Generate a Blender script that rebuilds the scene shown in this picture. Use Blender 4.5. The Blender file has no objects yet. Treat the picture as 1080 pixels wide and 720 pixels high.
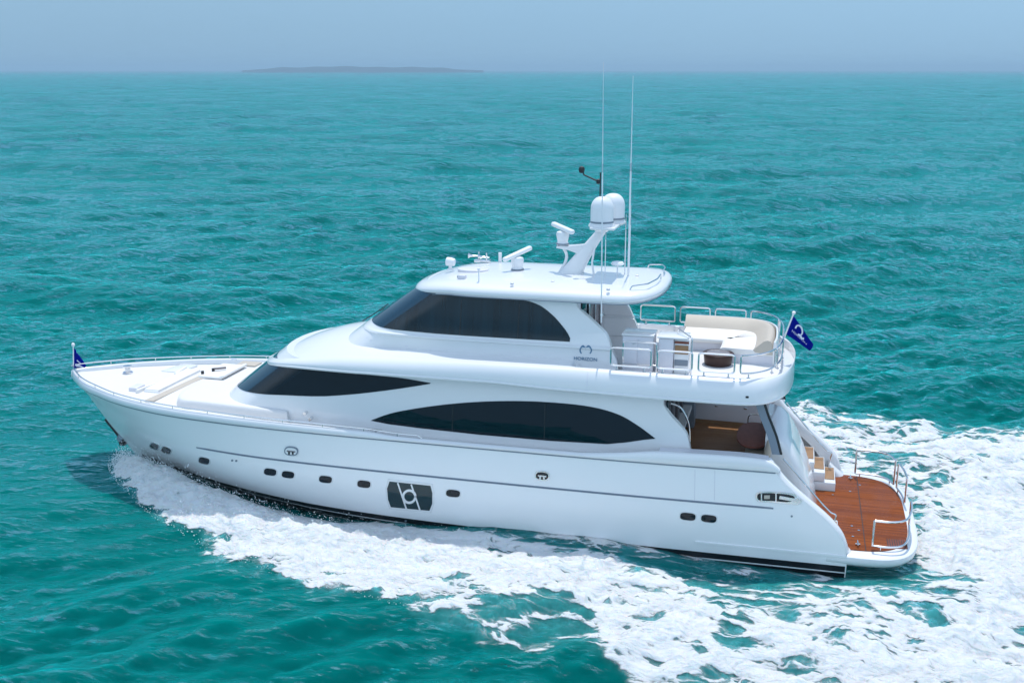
import bpy, bmesh, math, random
import numpy as np
from mathutils import Vector, Matrix
from mathutils.bvhtree import BVHTree
from mathutils.geometry import delaunay_2d_cdt

random.seed(7); RNG = np.random.default_rng(11)
S = bpy.context.scene; COL = S.collection; R = math.radians
# ------------------------------------------------------------------ camera
FPX, U1, HC, HY = 1140.0, 310.0, 12.72, 73.5          # focal length in px of a 1080 px wide frame
CX, CY = -1.84, -30.12
PITCH = math.atan((360 - HY) / FPX); YAW = math.atan(U1 / math.hypot(FPX, 360 - HY))
cam = bpy.data.cameras.new('camera'); cam_o = bpy.data.objects.new('camera', cam); COL.objects.link(cam_o)
cam.sensor_width = 36; cam.lens = 36 * FPX / 1080; cam.clip_start = .5; cam.clip_end = 60000
cam_o.location = (CX, CY, HC); cam_o.rotation_euler = (math.pi / 2 - PITCH, 0, YAW)
S.camera = cam_o
# ------------------------------------------------------------------ sky, sun, exposure
SUN_EL, SUN_AZ = R(73), R(-4)                          # azimuth measured from +Y towards +X
W = bpy.data.worlds.new('World'); S.world = W; W.use_nodes = True
wn = W.node_tree.nodes; wl = W.node_tree.links
bg = wn['Background']; bg.inputs['Strength'].default_value = .13
sky = wn.new('ShaderNodeTexSky'); sky.sky_type = 'NISHITA'; sky.sun_disc = False
sky.sun_elevation = SUN_EL; sky.sun_rotation = SUN_AZ
sky.altitude = 0; sky.air_density = 1.0; sky.dust_density = .6; sky.ozone_density = 3.0
# maritime haze: the sky pales to a soft grey blue towards the horizon
wtc = wn.new('ShaderNodeTexCoord'); wsp = wn.new('ShaderNodeSeparateXYZ'); wl.new(wtc.outputs['Generated'], wsp.inputs[0])
wmr = wn.new('ShaderNodeMapRange'); wmr.interpolation_type = 'SMOOTHERSTEP'
wmr.inputs[1].default_value = -.02; wmr.inputs[2].default_value = 1.0; wmr.inputs[3].default_value = 1; wmr.inputs[4].default_value = .25
wl.new(wsp.outputs['Z'], wmr.inputs[0])
wnz = wn.new('ShaderNodeTexNoise'); wnz.inputs['Scale'].default_value = 2.2; wnz.inputs['Detail'].default_value = 4; wl.new(wtc.outputs['Generated'], wnz.inputs['Vector'])
hz = wn.new('ShaderNodeMix'); hz.data_type = 'RGBA'; hz.inputs[6].default_value = (1.40, 2.36, 3.30, 1); hz.inputs[7].default_value = (1.56, 2.50, 3.36, 1); wl.new(wnz.outputs[0], hz.inputs[0])
# upper sky, above the frame: lifted to light the shaded hull
wup = wn.new('ShaderNodeMapRange'); wup.interpolation_type = 'SMOOTHSTEP'; wup.inputs[1].default_value = .02; wup.inputs[2].default_value = .40; wup.inputs[3].default_value = 0; wup.inputs[4].default_value = 1
wl.new(wsp.outputs['Z'], wup.inputs[0])
wlo = wn.new('ShaderNodeMapRange'); wlo.inputs[1].default_value = 0; wlo.inputs[2].default_value = .075; wlo.inputs[3].default_value = 1.03; wlo.inputs[4].default_value = 1.18; wl.new(wsp.outputs['Z'], wlo.inputs[0])
wlx = wn.new('ShaderNodeMapRange'); wlx.inputs[1].default_value = -.55; wlx.inputs[2].default_value = .25; wlx.inputs[3].default_value = .93; wlx.inputs[4].default_value = 1.08; wl.new(wsp.outputs['X'], wlx.inputs[0])
wmm = wn.new('ShaderNodeMath'); wmm.operation = 'MULTIPLY'; wl.new(wlo.outputs[0], wmm.inputs[0]); wl.new(wlx.outputs[0], wmm.inputs[1])
whz = wn.new('ShaderNodeVectorMath'); whz.operation = 'SCALE'; wl.new(hz.outputs[2], whz.inputs[0]); wl.new(wmm.outputs[0], whz.inputs['Scale'])
wsc = wn.new('ShaderNodeMix'); wsc.data_type = 'RGBA'; wl.new(wup.outputs[0], wsc.inputs[0]); wl.new(whz.outputs[0], wsc.inputs[6]); wsc.inputs[7].default_value = (1.5, 2.5, 3.7, 1)
# unseen bright half of the sky behind the camera, added to fill the port hull
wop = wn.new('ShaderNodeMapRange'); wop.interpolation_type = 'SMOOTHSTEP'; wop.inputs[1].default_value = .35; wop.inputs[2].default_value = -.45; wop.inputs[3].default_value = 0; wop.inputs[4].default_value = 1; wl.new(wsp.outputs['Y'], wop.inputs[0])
wfill = wn.new('ShaderNodeMix'); wfill.data_type = 'RGBA'; wl.new(wop.outputs[0], wfill.inputs[0]); wfill.inputs[6].default_value = (1.5, 2.5, 3.7, 1); wfill.inputs[7].default_value = (5.8, 7.3, 8.8, 1); wl.new(wfill.outputs[2], wsc.inputs[7])
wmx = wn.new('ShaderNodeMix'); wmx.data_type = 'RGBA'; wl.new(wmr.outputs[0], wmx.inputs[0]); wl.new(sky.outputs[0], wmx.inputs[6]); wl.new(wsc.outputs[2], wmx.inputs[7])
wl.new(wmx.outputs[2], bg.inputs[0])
sun = bpy.data.lights.new('sun', 'SUN'); sun.energy = 2.1; sun.angle = R(.53); sun.color = (1, .96, .9)
sun_o = bpy.data.objects.new('sun', sun); COL.objects.link(sun_o)
sd = Vector((math.sin(SUN_AZ) * math.cos(SUN_EL), math.cos(SUN_AZ) * math.cos(SUN_EL), math.sin(SUN_EL)))
sun_o.rotation_euler = sd.to_track_quat('Z', 'Y').to_euler(); sun_o.location = (0, 30, 60)
S.view_settings.view_transform = 'Standard'; S.view_settings.look = 'None'
S.view_settings.exposure = .6; S.view_settings.gamma = 1; S.view_settings.use_curve_mapping = False
S.render.engine = 'CYCLES'
S.cycles.max_bounces = 8; S.cycles.transparent_max_bounces = 12

# ------------------------------------------------------------------ reference drawing helpers
_th, _az = PITCH, YAW
_fh = np.array([-math.sin(_az), math.cos(_az), 0]); _R = np.array([math.cos(_az), math.sin(_az), 0])
_F = _fh * math.cos(_th) - np.array([0, 0, math.sin(_th)]); _U = _fh * math.sin(_th) + np.array([0, 0, math.cos(_th)])
_C = np.array([CX, CY, HC])
def ray(u, v): return _F + _R * (u - 540) / FPX - _U * (v - 360) / FPX
def aty(u, v, y):
    d = ray(u, v); return _C + d * ((y - _C[1]) / d[1])
def atz(u, v, z):
    d = ray(u, v); return _C + d * ((z - _C[2]) / d[2])
def pchip(xk, yk):
    xk = np.asarray(xk, float); yk = np.asarray(yk, float)
    h = np.diff(xk); d = np.diff(yk) / h; m = np.zeros_like(xk)
    m[0], m[-1] = d[0], d[-1]
    for i in range(1, len(xk) - 1):
        if d[i - 1] * d[i] > 0:
            w1 = 2 * h[i] + h[i - 1]; w2 = h[i] + 2 * h[i - 1]
            m[i] = (w1 + w2) / (w1 / d[i - 1] + w2 / d[i])
    def f(x):
        x = np.clip(np.asarray(x, float), xk[0], xk[-1])
        i = np.clip(np.searchsorted(xk, x) - 1, 0, len(h) - 1)
        t = (x - xk[i]) / h[i]
        return ((1 + 2 * t) * (1 - t) ** 2 * yk[i] + t * (1 - t) ** 2 * h[i] * m[i]
                + t * t * (3 - 2 * t) * yk[i + 1] + t * t * (t - 1) * h[i] * m[i + 1])
    return f

# ------------------------------------------------------------------ materials
def mat(name, col, rough=.4, metal=0., coat=0., spec=.5, bump=0., bscale=30., var=0., vscale=3.):
    m = bpy.data.materials.new(name); m.use_nodes = True
    nt = m.node_tree; b = nt.nodes['Principled BSDF']
    b.inputs['Base Color'].default_value = (*col, 1); b.inputs['Roughness'].default_value = rough
    b.inputs['Metallic'].default_value = metal; b.inputs['Coat Weight'].default_value = coat
    b.inputs['Coat Roughness'].default_value = .06; b.inputs['Specular IOR Level'].default_value = spec
    tc = nt.nodes.new('ShaderNodeTexCoord')
    if var:
        n = nt.nodes.new('ShaderNodeTexNoise'); n.inputs['Scale'].default_value = vscale; n.inputs['Detail'].default_value = 5
        nt.links.new(tc.outputs['Object'], n.inputs['Vector'])
        mx = nt.nodes.new('ShaderNodeMix'); mx.data_type = 'RGBA'
        mx.inputs[6].default_value = (*[c * (1 - var) for c in col], 1); mx.inputs[7].default_value = (*[min(1, c * (1 + var)) for c in col], 1)
        nt.links.new(n.outputs[0], mx.inputs[0]); nt.links.new(mx.outputs[2], b.inputs['Base Color'])
    if bump:
        n = nt.nodes.new('ShaderNodeTexNoise'); n.inputs['Scale'].default_value = bscale; n.inputs['Detail'].default_value = 6
        nt.links.new(tc.outputs['Object'], n.inputs['Vector'])
        bp = nt.nodes.new('ShaderNodeBump'); bp.inputs['Strength'].default_value = bump; bp.inputs['Distance'].default_value = .02
        nt.links.new(n.outputs[0], bp.inputs['Height']); nt.links.new(bp.outputs[0], b.inputs['Normal'])
    return m
M = {}
M['gel'] = mat('white_gelcoat', (.77, .78, .79), .22, coat=.6, var=.015, vscale=.7)
M['hull'] = mat('hull_gelcoat', (.85, .86, .87), .30, coat=.25, var=.02, vscale=.5)
M['deck'] = mat('nonskid_deck', (.70, .70, .70), .6, bump=.25, bscale=160, var=.03, vscale=2)
M['glass'] = mat('dark_glass', (.001, .008, .014), .02, spec=.36, bump=.06, bscale=.9)
M['screen'] = mat('glass_painted_sky_blue', (.001, .032, .060), .02, spec=.65)  # blue of the reflected sky put into the base colour
M['streak_glass'] = mat('glass_painted_reflections', (.004, .016, .024), .02, spec=.45, var=.95, vscale=1.)  # stretched noise paints streaky reflections into the glass colour
_n = [n for n in M['streak_glass'].node_tree.nodes if n.type == 'TEX_NOISE'][0]; _mp = M['streak_glass'].node_tree.nodes.new('ShaderNodeMapping'); _mp.inputs['Scale'].default_value = (5.5, .3, .35); _mp.inputs['Rotation'].default_value = (0, .25, 0)
M['streak_glass'].node_tree.links.new([n for n in M['streak_glass'].node_tree.nodes if n.type == 'TEX_COORD'][0].outputs['Object'], _mp.inputs[0]); M['streak_glass'].node_tree.links.new(_mp.outputs[0], _n.inputs['Vector'])
M['mullion'] = mat('glass_joint', (.006, .009, .011), .4)
M['bottom'] = mat('antifouling', (.006, .008, .012), .45, var=.3)
M['steel'] = mat('stainless_steel', (.72, .73, .74), .16, metal=1.)
M['trim'] = mat('grey_trim', (.20, .24, .29), .35)
M['rubber'] = mat('black_rubber', (.015, .016, .018), .5)
M['cream'] = mat('cream_vinyl', (.50, .45, .38), .55, bump=.15, bscale=60, var=.05)
M['white_vinyl'] = mat('white_vinyl', (.78, .77, .75), .5, bump=.15, bscale=60, var=.03)
M['lav'] = mat('grey_white_panel', (.66, .66, .71), .4, var=.03)
M['grey'] = mat('warm_grey_door', (.20, .18, .19), .25, var=.08)
M['wood'] = mat('polished_wood', (.20, .070, .050), .55, spec=.1, var=.3, vscale=9)
M['dwood'] = mat('dark_table', (.045, .022, .018), .45, spec=.3, var=.2)
M['antenna'] = mat('white_antenna', (.78, .80, .82), .35)
M['blue'] = mat('blue_flag_cloth', (.0, .006, .20), .9, spec=.05, bump=.2, bscale=40, var=.12, vscale=12)
M['logo'] = mat('logo_blue', (.10, .22, .34), .4)
M['flag_print'] = mat('flag_print', (.62, .68, .80), .7)
def teak(name, c1, c2, wet, axis=1):
    m = mat(name, c1, .5); nt = m.node_tree; b = nt.nodes['Principled BSDF']
    tc = nt.nodes.new('ShaderNodeTexCoord'); sp = nt.nodes.new('ShaderNodeSeparateXYZ')
    nt.links.new(tc.outputs['Object'], sp.inputs[0])
    mul = nt.nodes.new('ShaderNodeMath'); mul.operation = 'MULTIPLY'; mul.inputs[1].default_value = 1 / .075
    nt.links.new(sp.outputs[axis], mul.inputs[0])
    fr = nt.nodes.new('ShaderNodeMath'); fr.operation = 'FRACT'; nt.links.new(mul.outputs[0], fr.inputs[0])
    fl = nt.nodes.new('ShaderNodeMath'); fl.operation = 'FLOOR'; nt.links.new(mul.outputs[0], fl.inputs[0])
    lt = nt.nodes.new('ShaderNodeMath'); lt.operation = 'LESS_THAN'; lt.inputs[1].default_value = .13; nt.links.new(fr.outputs[0], lt.inputs[0])
    wnz = nt.nodes.new('ShaderNodeTexWhiteNoise'); wnz.noise_dimensions = '1D'; nt.links.new(fl.outputs[0], wnz.inputs['W'])
    mp = nt.nodes.new('ShaderNodeMapping'); sc = [14, 14, 14]; sc[1 - axis] = 1.6; mp.inputs['Scale'].default_value = sc
    nt.links.new(tc.outputs['Object'], mp.inputs[0])
    gn = nt.nodes.new('ShaderNodeTexNoise'); gn.inputs['Scale'].default_value = 1.; gn.inputs['Detail'].default_value = 6; nt.links.new(mp.outputs[0], gn.inputs['Vector'])
    ad = nt.nodes.new('ShaderNodeMath'); ad.operation = 'ADD'; nt.links.new(wnz.outputs[0], ad.inputs[0]); nt.links.new(gn.outputs[0], ad.inputs[1])
    hf = nt.nodes.new('ShaderNodeMath'); hf.operation = 'MULTIPLY'; hf.inputs[1].default_value = .5; nt.links.new(ad.outputs[0], hf.inputs[0])
    mx = nt.nodes.new('ShaderNodeMix'); mx.data_type = 'RGBA'; mx.inputs[6].default_value = (*c1, 1); mx.inputs[7].default_value = (*c2, 1)
    nt.links.new(hf.outputs[0], mx.inputs[0])
    m2 = nt.nodes.new('ShaderNodeMix'); m2.data_type = 'RGBA'; m2.inputs[7].default_value = (.02, .012, .01, 1)
    nt.links.new(mx.outputs[2], m2.inputs[6]); nt.links.new(lt.outputs[0], m2.inputs[0]); nt.links.new(m2.outputs[2], b.inputs['Base Color'])
    pn = nt.nodes.new('ShaderNodeTexNoise'); pn.inputs['Scale'].default_value = 1.3; pn.inputs['Detail'].default_value = 7; nt.links.new(tc.outputs['Object'], pn.inputs['Vector'])
    mr = nt.nodes.new('ShaderNodeMapRange'); mr.inputs[1].default_value = .4; mr.inputs[2].default_value = .62
    mr.inputs[3].default_value = .14 if wet else .4; mr.inputs[4].default_value = .5 if wet else .55; b.inputs['Specular IOR Level'].default_value = .10
    nt.links.new(pn.outputs[0], mr.inputs[0]); nt.links.new(mr.outputs[0], b.inputs['Roughness'])
    return m
M['teak'] = teak('wet_teak', (.13, .026, .003), (.34, .088, .012), True)
M['teak_dry'] = teak('cockpit_teak', (.22, .10, .04), (.36, .19, .09), False)
M['tread'] = mat('teak_tread', (.30, .17, .08), .5, var=.2, vscale=8)

# ------------------------------------------------------------------ mesh helpers
def link(name, verts, faces, m, parent=None, sharp=35, solid=None):
    me = bpy.data.meshes.new(name); me.from_pydata([tuple(map(float, v)) for v in verts], [], [tuple(map(int, f)) for f in faces])
    bm = bmesh.new(); bm.from_mesh(me)
    bmesh.ops.remove_doubles(bm, verts=bm.verts, dist=1e-5)
    if solid != 'open': bmesh.ops.recalc_face_normals(bm, faces=bm.faces)
    bm.to_mesh(me); bm.free()
    me.materials.append(M[m] if isinstance(m, str) else m)
    me.polygons.foreach_set('use_smooth', [True] * len(me.polygons))
    me.set_sharp_from_angle(angle=R(sharp)); me.update()
    o = bpy.data.objects.new(name, me); COL.objects.link(o)
    if parent: o.parent = parent
    return o
class MB:
    """collects closed shapes into one mesh"""
    def __init__(s): s.v = []; s.f = []
    def add(s, vs, fs):
        k = len(s.v); s.v += [tuple(v) for v in vs]; s.f += [tuple(i + k for i in f) for f in fs]; return s
    def grid(s, A, closed_u=False, closed_v=False):
        A = np.asarray(A); n, m = A.shape[:2]; fs = []
        for i in range(n if closed_u else n - 1):
            for j in range(m if closed_v else m - 1):
                fs.append((i * m + j, i * m + (j + 1) % m, ((i + 1) % n) * m + (j + 1) % m, ((i + 1) % n) * m + j))
        return s.add(A.reshape(-1, 3), fs)
    def loft(s, rings, cap=True):
        A = np.asarray(rings); n, m = A.shape[:2]; k = len(s.v); s.grid(A, closed_v=True)
        if cap: s.f.append(tuple(range(k + m - 1, k - 1, -1))); s.f.append(tuple(range(k + (n - 1) * m, k + n * m)))
        return s
    def tube(s, pts, r, n=8, closed=False):
        P = [Vector(p) for p in pts]; N = len(P); rings = []
        rr = r if hasattr(r, '__len__') else [r] * N
        up = None
        for i in range(N):
            if closed: t = (P[(i + 1) % N] - P[i - 1]).normalized()
            else: t = (P[min(i + 1, N - 1)] - P[max(i - 1, 0)]).normalized()
            if up is None: up = Vector((0, 0, 1)) if abs(t.z) < .9 else Vector((1, 0, 0))
            a = (up - t * up.dot(t)).normalized(); b = t.cross(a); up = a
            rings.append([P[i] + (a * math.cos(q) + b * math.sin(q)) * rr[i] for q in [2 * math.pi * k / n for k in range(n)]])
        if closed: s.grid(rings, closed_u=True, closed_v=True)
        else: s.loft(rings)
        return s
    def box(s, c, d, bev=.02, rot=None, seg=2):
        bm = bmesh.new(); bmesh.ops.create_cube(bm, size=1)
        for v in bm.verts: v.co = Vector((v.co.x * d[0], v.co.y * d[1], v.co.z * d[2]))
        if bev: bmesh.ops.bevel(bm, geom=bm.edges[:], offset=min(bev, min(d) * .45), segments=seg, affect='EDGES', profile=.5)
        mt = Matrix.Translation(c) @ (rot.to_4x4() if rot is not None else Matrix())
        bmesh.ops.transform(bm, matrix=mt, verts=bm.verts); s._bm(bm); return s
    def _bm(s, bm):
        bm.verts.index_update(); s.add([v.co[:] for v in bm.verts], [[v.index for v in f.verts] for f in bm.faces]); bm.free()
    def prism(s, poly, z0, z1, axis='z', bev=0.):
        """extrude a 2D polygon: axis z -> (x,y), axis y -> (x,z)"""
        mk = (lambda a, b, h: (a, b, h)) if axis == 'z' else (lambda a, b, h: (a, h, b))
        bm = bmesh.new(); lo = [bm.verts.new(mk(a, b, z0)) for a, b in poly]; hi = [bm.verts.new(mk(a, b, z1)) for a, b in poly]
        n = len(poly); bm.faces.new(lo[::-1]); bm.faces.new(hi)
        for i in range(n): bm.faces.new((lo[i], lo[(i + 1) % n], hi[(i + 1) % n], hi[i]))
        bmesh.ops.recalc_face_normals(bm, faces=bm.faces)
        if bev:
            es = [e for e in bm.edges if len(e.link_faces) == 2 and e.calc_face_angle() > .6]
            bmesh.ops.bevel(bm, geom=es, offset=bev, segments=3, affect='EDGES', profile=.5)
        s._bm(bm); return s
    def lathe(s, prof, c=(0, 0, 0), n=24, ax=Vector((0, 0, 1))):
        q = Vector((0, 0, 1)).rotation_difference(ax).to_matrix(); c = Vector(c)
        s.loft([[c + q @ Vector((max(r, 1e-4) * math.cos(2 * math.pi * k / n), max(r, 1e-4) * math.sin(2 * math.pi * k / n), z)) for k in range(n)] for r, z in prof]); return s
    def make(s, name, m, parent=None, sharp=35): return link(name, s.v, s.f, m, parent, sharp)
def rrect(x0, x1, y0, y1, r, n=5):
    out = []
    for cx, cy, a0 in ((x1 - r, y1 - r, 0), (x0 + r, y1 - r, 90), (x0 + r, y0 + r, 180), (x1 - r, y0 + r, 270)):
        for k in range(n + 1):
            a = R(a0 + 90 * k / n); out.append((cx + r * math.cos(a), cy + r * math.sin(a)))
    return out
def spline(pts, n=8, closed=False):
    P = [np.asarray(p, float) for p in pts]; N = len(P); out = []
    for i in range(N if closed else N - 1):
        if closed: p0, p1, p2, p3 = P[i - 1], P[i], P[(i + 1) % N], P[(i + 2) % N]
        else: p0, p1, p2, p3 = P[max(i - 1, 0)], P[i], P[i + 1], P[min(i + 2, N - 1)]
        for k in range(n):
            t = k / n
            out.append(.5 * (2 * p1 + (p2 - p0) * t + (2 * p0 - 5 * p1 + 4 * p2 - p3) * t * t + (3 * p1 - p0 - 3 * p2 + p3) * t ** 3))
    if not closed: out.append(P[-1])
    return out
def fillet(pts, r, n=4):
    """round the corners of a 3D polyline"""
    P = [Vector(p) for p in pts]; out = [P[0]]
    for i in range(1, len(P) - 1):
        a, b, c = P[i - 1], P[i], P[i + 1]; d1 = (a - b); d2 = (c - b); q = min(r, d1.length * .49, d2.length * .49)
        s, e = b + d1.normalized() * q, b + d2.normalized() * q
        for k in range(n + 1):
            t = k / n; out.append(s * (1 - t) ** 2 + b * 2 * t * (1 - t) + e * t * t)
    return out + [P[-1]]
def tag(o, label=None, cat=None, group=None, kind=None):
    for k, v in (('label', label), ('category', cat), ('group', group), ('kind', kind)):
        if v: o[k] = v
    return o
def empty(name, loc, label, cat, group=None):
    o = bpy.data.objects.new(name, None); COL.objects.link(o); o.location = loc; o.empty_display_size = .3
    return tag(o, label, cat, group)
def decal(name, pxpoly, bvh, m, parent, off=.006, thick=.02, step=4, border=None):
    """a panel that follows a curved body: outline traced on the body's surface, with thickness behind it"""
    P = [Vector((p[0], p[1])) for p in pxpoly]; n = len(P)
    xs = [p.x for p in P]; ys = [p.y for p in P]; pts = list(P)
    def inside(x, y):
        c = False; j = n - 1
        for i in range(n):
            if (P[i].y > y) != (P[j].y > y) and x < (P[j].x - P[i].x) * (y - P[i].y) / (P[j].y - P[i].y) + P[i].x: c = not c
            j = i
        return c
    def edist(x, y):
        q = Vector((x, y)); best = 1e9
        for i in range(n):
            a, b = P[i], P[(i + 1) % n]; d = b - a; t = max(0, min(1, (q - a).dot(d) / max(d.length_squared, 1e-9))); best = min(best, (q - a - d * t).length)
        return best
    x = min(xs) + step * .5
    while x < max(xs):
        y = min(ys) + step * .25
        while y < max(ys):
            if inside(x, y) and edist(x, y) > step * .35: pts.append(Vector((x, y)))
            y += step
        x += step
    vs, _, fs, *_ = delaunay_2d_cdt(pts, [(i, (i + 1) % n) for i in range(n)], [], 1, 1e-4)
    out, back = [], []
    for p in vs:
        d = Vector(ray(p.x, p.y)); loc, nrm, _, _ = bvh.ray_cast(Vector(_C), d)
        if loc is None: loc = Vector(_C) + d * 30; nrm = -d.normalized()
        if nrm.dot(d) > 0: nrm = -nrm
        out.append(loc + nrm * off); back.append(loc + nrm * (off - thick))
    k = len(out); faces = [tuple(f) for f in fs] + [tuple(i + k for i in f[::-1]) for f in fs]
    cnt = {}
    for f in fs:
        for a, b in zip(f, list(f[1:]) + [f[0]]): cnt[(a, b)] = 1
    for a, b in list(cnt):
        if (b, a) not in cnt: faces.append((b, a, a + k, b + k))
    return link(name, out + back, faces, m, parent, 50)
def bvh_of(mb): return BVHTree.FromPolygons([Vector(v) for v in mb.v], mb.f)
def text_mesh(name, txt, size, m, parent, mtx, ext=.002, sx=1.):
    cu = bpy.data.curves.new('lettering', 'FONT'); cu.body = txt; cu.size = size; cu.extrude = ext; cu.align_x = 'CENTER'; cu.align_y = 'CENTER'
    tmp = bpy.data.objects.new('lettering', cu); COL.objects.link(tmp)
    dg = bpy.context.evaluated_depsgraph_get(); me = bpy.data.meshes.new_from_object(tmp.evaluated_get(dg)); bpy.data.objects.remove(tmp); bpy.data.curves.remove(cu)
    me.name = name; me.transform(mtx @ Matrix.Diagonal((sx, 1, 1, 1))); me.materials.clear(); me.materials.append(M[m])
    o = bpy.data.objects.new(name, me); COL.objects.link(o); o.parent = parent; return o

# ------------------------------------------------------------------ the sea
def _waves():
    n = 150; lam = np.exp(RNG.uniform(math.log(.45), math.log(40), n)); k = 2 * np.pi / lam
    main = math.atan2(-.80, .45)
    th = main + RNG.normal(0, .42, n) + (lam < 3) * RNG.normal(0, .25, n)
    steep = np.where(lam < 4, .046, np.where(lam < 12, .034, .0145)) * RNG.uniform(.5, 1.4, n)
    return lam, k * np.cos(th), k * np.sin(th), steep / k, RNG.uniform(0, 2 * np.pi, n)
WV = _waves()
def vnoise(x, y, seed):
    xi = np.floor(x).astype(np.int64); yi = np.floor(y).astype(np.int64); fx = x - xi; fy = y - yi
    fx = fx * fx * fx * (fx * (fx * 6 - 15) + 10); fy = fy * fy * fy * (fy * (fy * 6 - 15) + 10)
    def h(a, b):
        q = (a * 374761393 + b * 668265263 + seed * 974634777) & 0xffffffff
        q = ((q ^ (q >> 13)) * 1274126177) & 0xffffffff
        return ((q ^ (q >> 16)) & 0xffff) / 65535.
    return (h(xi, yi) * (1 - fx) + h(xi + 1, yi) * fx) * (1 - fy) + (h(xi, yi + 1) * (1 - fx) + h(xi + 1, yi + 1) * fx) * fy
def fbm(x, y, seed, o=4):
    s = 0; a = .5; t = 0
    for i in range(o): s = s + a * vnoise(x * 2 ** i + 17.3 * i, y * 2 ** i - 9.1 * i, seed + i); t += a; a *= .55
    return s / t
def sstep(a, b, x):
    t = np.clip((x - a) / (b - a), 0, 1); return t * t * (3 - 2 * t)
WLX = [-23.2, -22, -20.5, -18, -14, -10, 0]; WLY = [0, .55, 1.15, 2.0, 2.85, 3.05, 3.0]
hull_wl = pchip(WLX, WLY)
_yo = pchip([-23.6, -22.9, -21, -17.8, -14.3, -11.3, -7.95, -5.6, -4, 0, 8, 20], [.3, 1.2, 2.9, 4.9, 6.7, 7.5, 8.2, 8.3, 9.6, 12.2, 14.5, 17])
_yi = pchip([-23.6, -22.5, -20, -17.3, -14, -11.9, -9, -7, -4, 0, 2], [.0, .40, 1.3, 2.0, 2.6, 2.85, 3.2, 3.6, 3.85, 3.6, 3.4])
def foam_density(x, y):
    a = np.abs(y); port = y < 0
    yfix = .45; wob = yfix + (fbm(x * .45, y * .45, 5, 4) - .5) * 1.7 * sstep(-22.5, -15, x) + (fbm(x * 1.6, y * 1.6, 45, 3) - .5) * .7
    yo = _yo(x) + wob; yi = _yi(x) + wob * .25
    yo = np.where(port, yo, np.minimum(_yo(x) + 2.0 + wob, 12.2 - .3 * (x + 2) + wob))
    band = sstep(0, .7, yo - a) * sstep(-.05, .55, a - yi) * sstep(-23.5, -22.7, x)
    # dense along the bow wave, torn lace further aft and towards the outside
    crest = np.exp(-((a - (yi + .42 * (yo - yi))) / (.34 * (yo - yi) + .25)) ** 2)
    dense = np.clip(1.1 - .04 * np.maximum(x + 14, 0), .66, 1)
    d = band * (.56 + .44 * crest) * dense
    veil = sstep(-10.5, -8.5, x) * (1 - sstep(0, 1.5, x)) * sstep(-.1, .25, a - hull_wl(x)) * sstep(.3, -.6, a - yi) * port
    d = np.maximum(d, veil * (.40 + .6 * (fbm(x * .8, y * 1.6, 91, 3) - .4)))
    # stern wash
    wash = sstep(.9, 3.2, x) * sstep(0, 2.2, np.where(port, 99, yo - a)) * np.clip(1.25 - np.maximum(a - 5.5, 0) * .13, .5, 1.2)
    wash *= np.where(port, sstep(0, 1.2, yo - a), 1)
    d = np.maximum(d, np.minimum(wash, 1) * (.85 + .12 * np.exp(-(y / 3.2) ** 2)))
    st = sstep(-1.5, 1.2, x) * sstep(0, 2, np.where(port, -1, yo - a)) * sstep(2.8, 4, a)
    d = np.maximum(d, st * .74)
    pat = fbm(x * .42 + 3, y * .55, 77, 4)
    d = d * (1.0 - .55 * sstep(.50, .66, pat) * sstep(-13, -6, x) * (1 - .5 * sstep(2.0, 4.5, x) * (a < 4.5)))
    in_hull = (x < .3) & (a < hull_wl(x) - .1)  # footprint of the hull, kept free of foam
    return np.where(in_hull, 0, np.clip(d, 0, 1))
def sea_height(x, y, sp=None):
    lam, kx, ky, am, ph = WV; z = np.zeros_like(x)
    rb = np.hypot((x + 12) / 15., y / 7.); calm = .35 + .65 * sstep(.7, 1.8, rb)
    group = .55 + .9 * fbm(x * .035, y * .035, 21, 3) 
    for i in range(len(lam)):
        w = 1 if sp is None else np.clip(lam[i] / (sp * 2.0) - .6, 0, 1)
        if np.ndim(w) and not w.any(): continue
        p = kx[i] * x + ky[i] * y + ph[i]; s = np.sin(p)
        z = z + am[i] * w * (s + .5 * (s * s - .5)) * (group if lam[i] < 16 else 1)
    sw = (.22 * x - .975 * y) * 2 * np.pi / 31. + 2.2 * fbm(x * .012, y * .012, 8, 2); z = z + .34 * np.sin(sw) * (.3 + 1.2 * fbm(x * .008, y * .02, 14, 3)) * sstep(20, 60, np.hypot(x + 12, y))
    z = z * calm
    a = np.abs(y); yo = _yo(x); yi = _yi(x)
    # bow wave ridge thrown from the stem, trough behind it, the water climbing the side amidships, hollow under the stern
    c = yi + .45 * (yo - yi); wdt = .32 * (yo - yi) + .18
    amp = .70 * sstep(-23.4, -22.2, x) * (1 - sstep(-20, -9, x)) + .16 * sstep(-20, -9, x) * (1 - sstep(-4, 6, x))
    z = z + amp * np.exp(-((a - c) / wdt) ** 2)
    side = np.exp(-np.maximum(a - hull_wl(x), 0) / 1.1) * (1 - sstep(-.6, 1.4, x))
    lev = np.interp(x, [-23, -22, -20, -17, -14.5, -12, -9.5, -7, -4, -1, 1], [.1, .12, -.12, -.24, -.20, .08, .33, .36, .08, -.08, -.12])
    z = z * (1 - .6 * side) + lev * side
    z = z - .22 * np.exp(-((x - .9) / 1.3) ** 2 - (y / 2.9) ** 2)
    D = foam_density(x, y); t = fbm(x * 1.7, y * 1.7, 31, 4) - .42
    z = z + D * (t * .50 + (fbm(x * 5.2, y * 5.2, 61, 3) - .5) * .18) * (1 - .75 * side)
    return z, D
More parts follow.
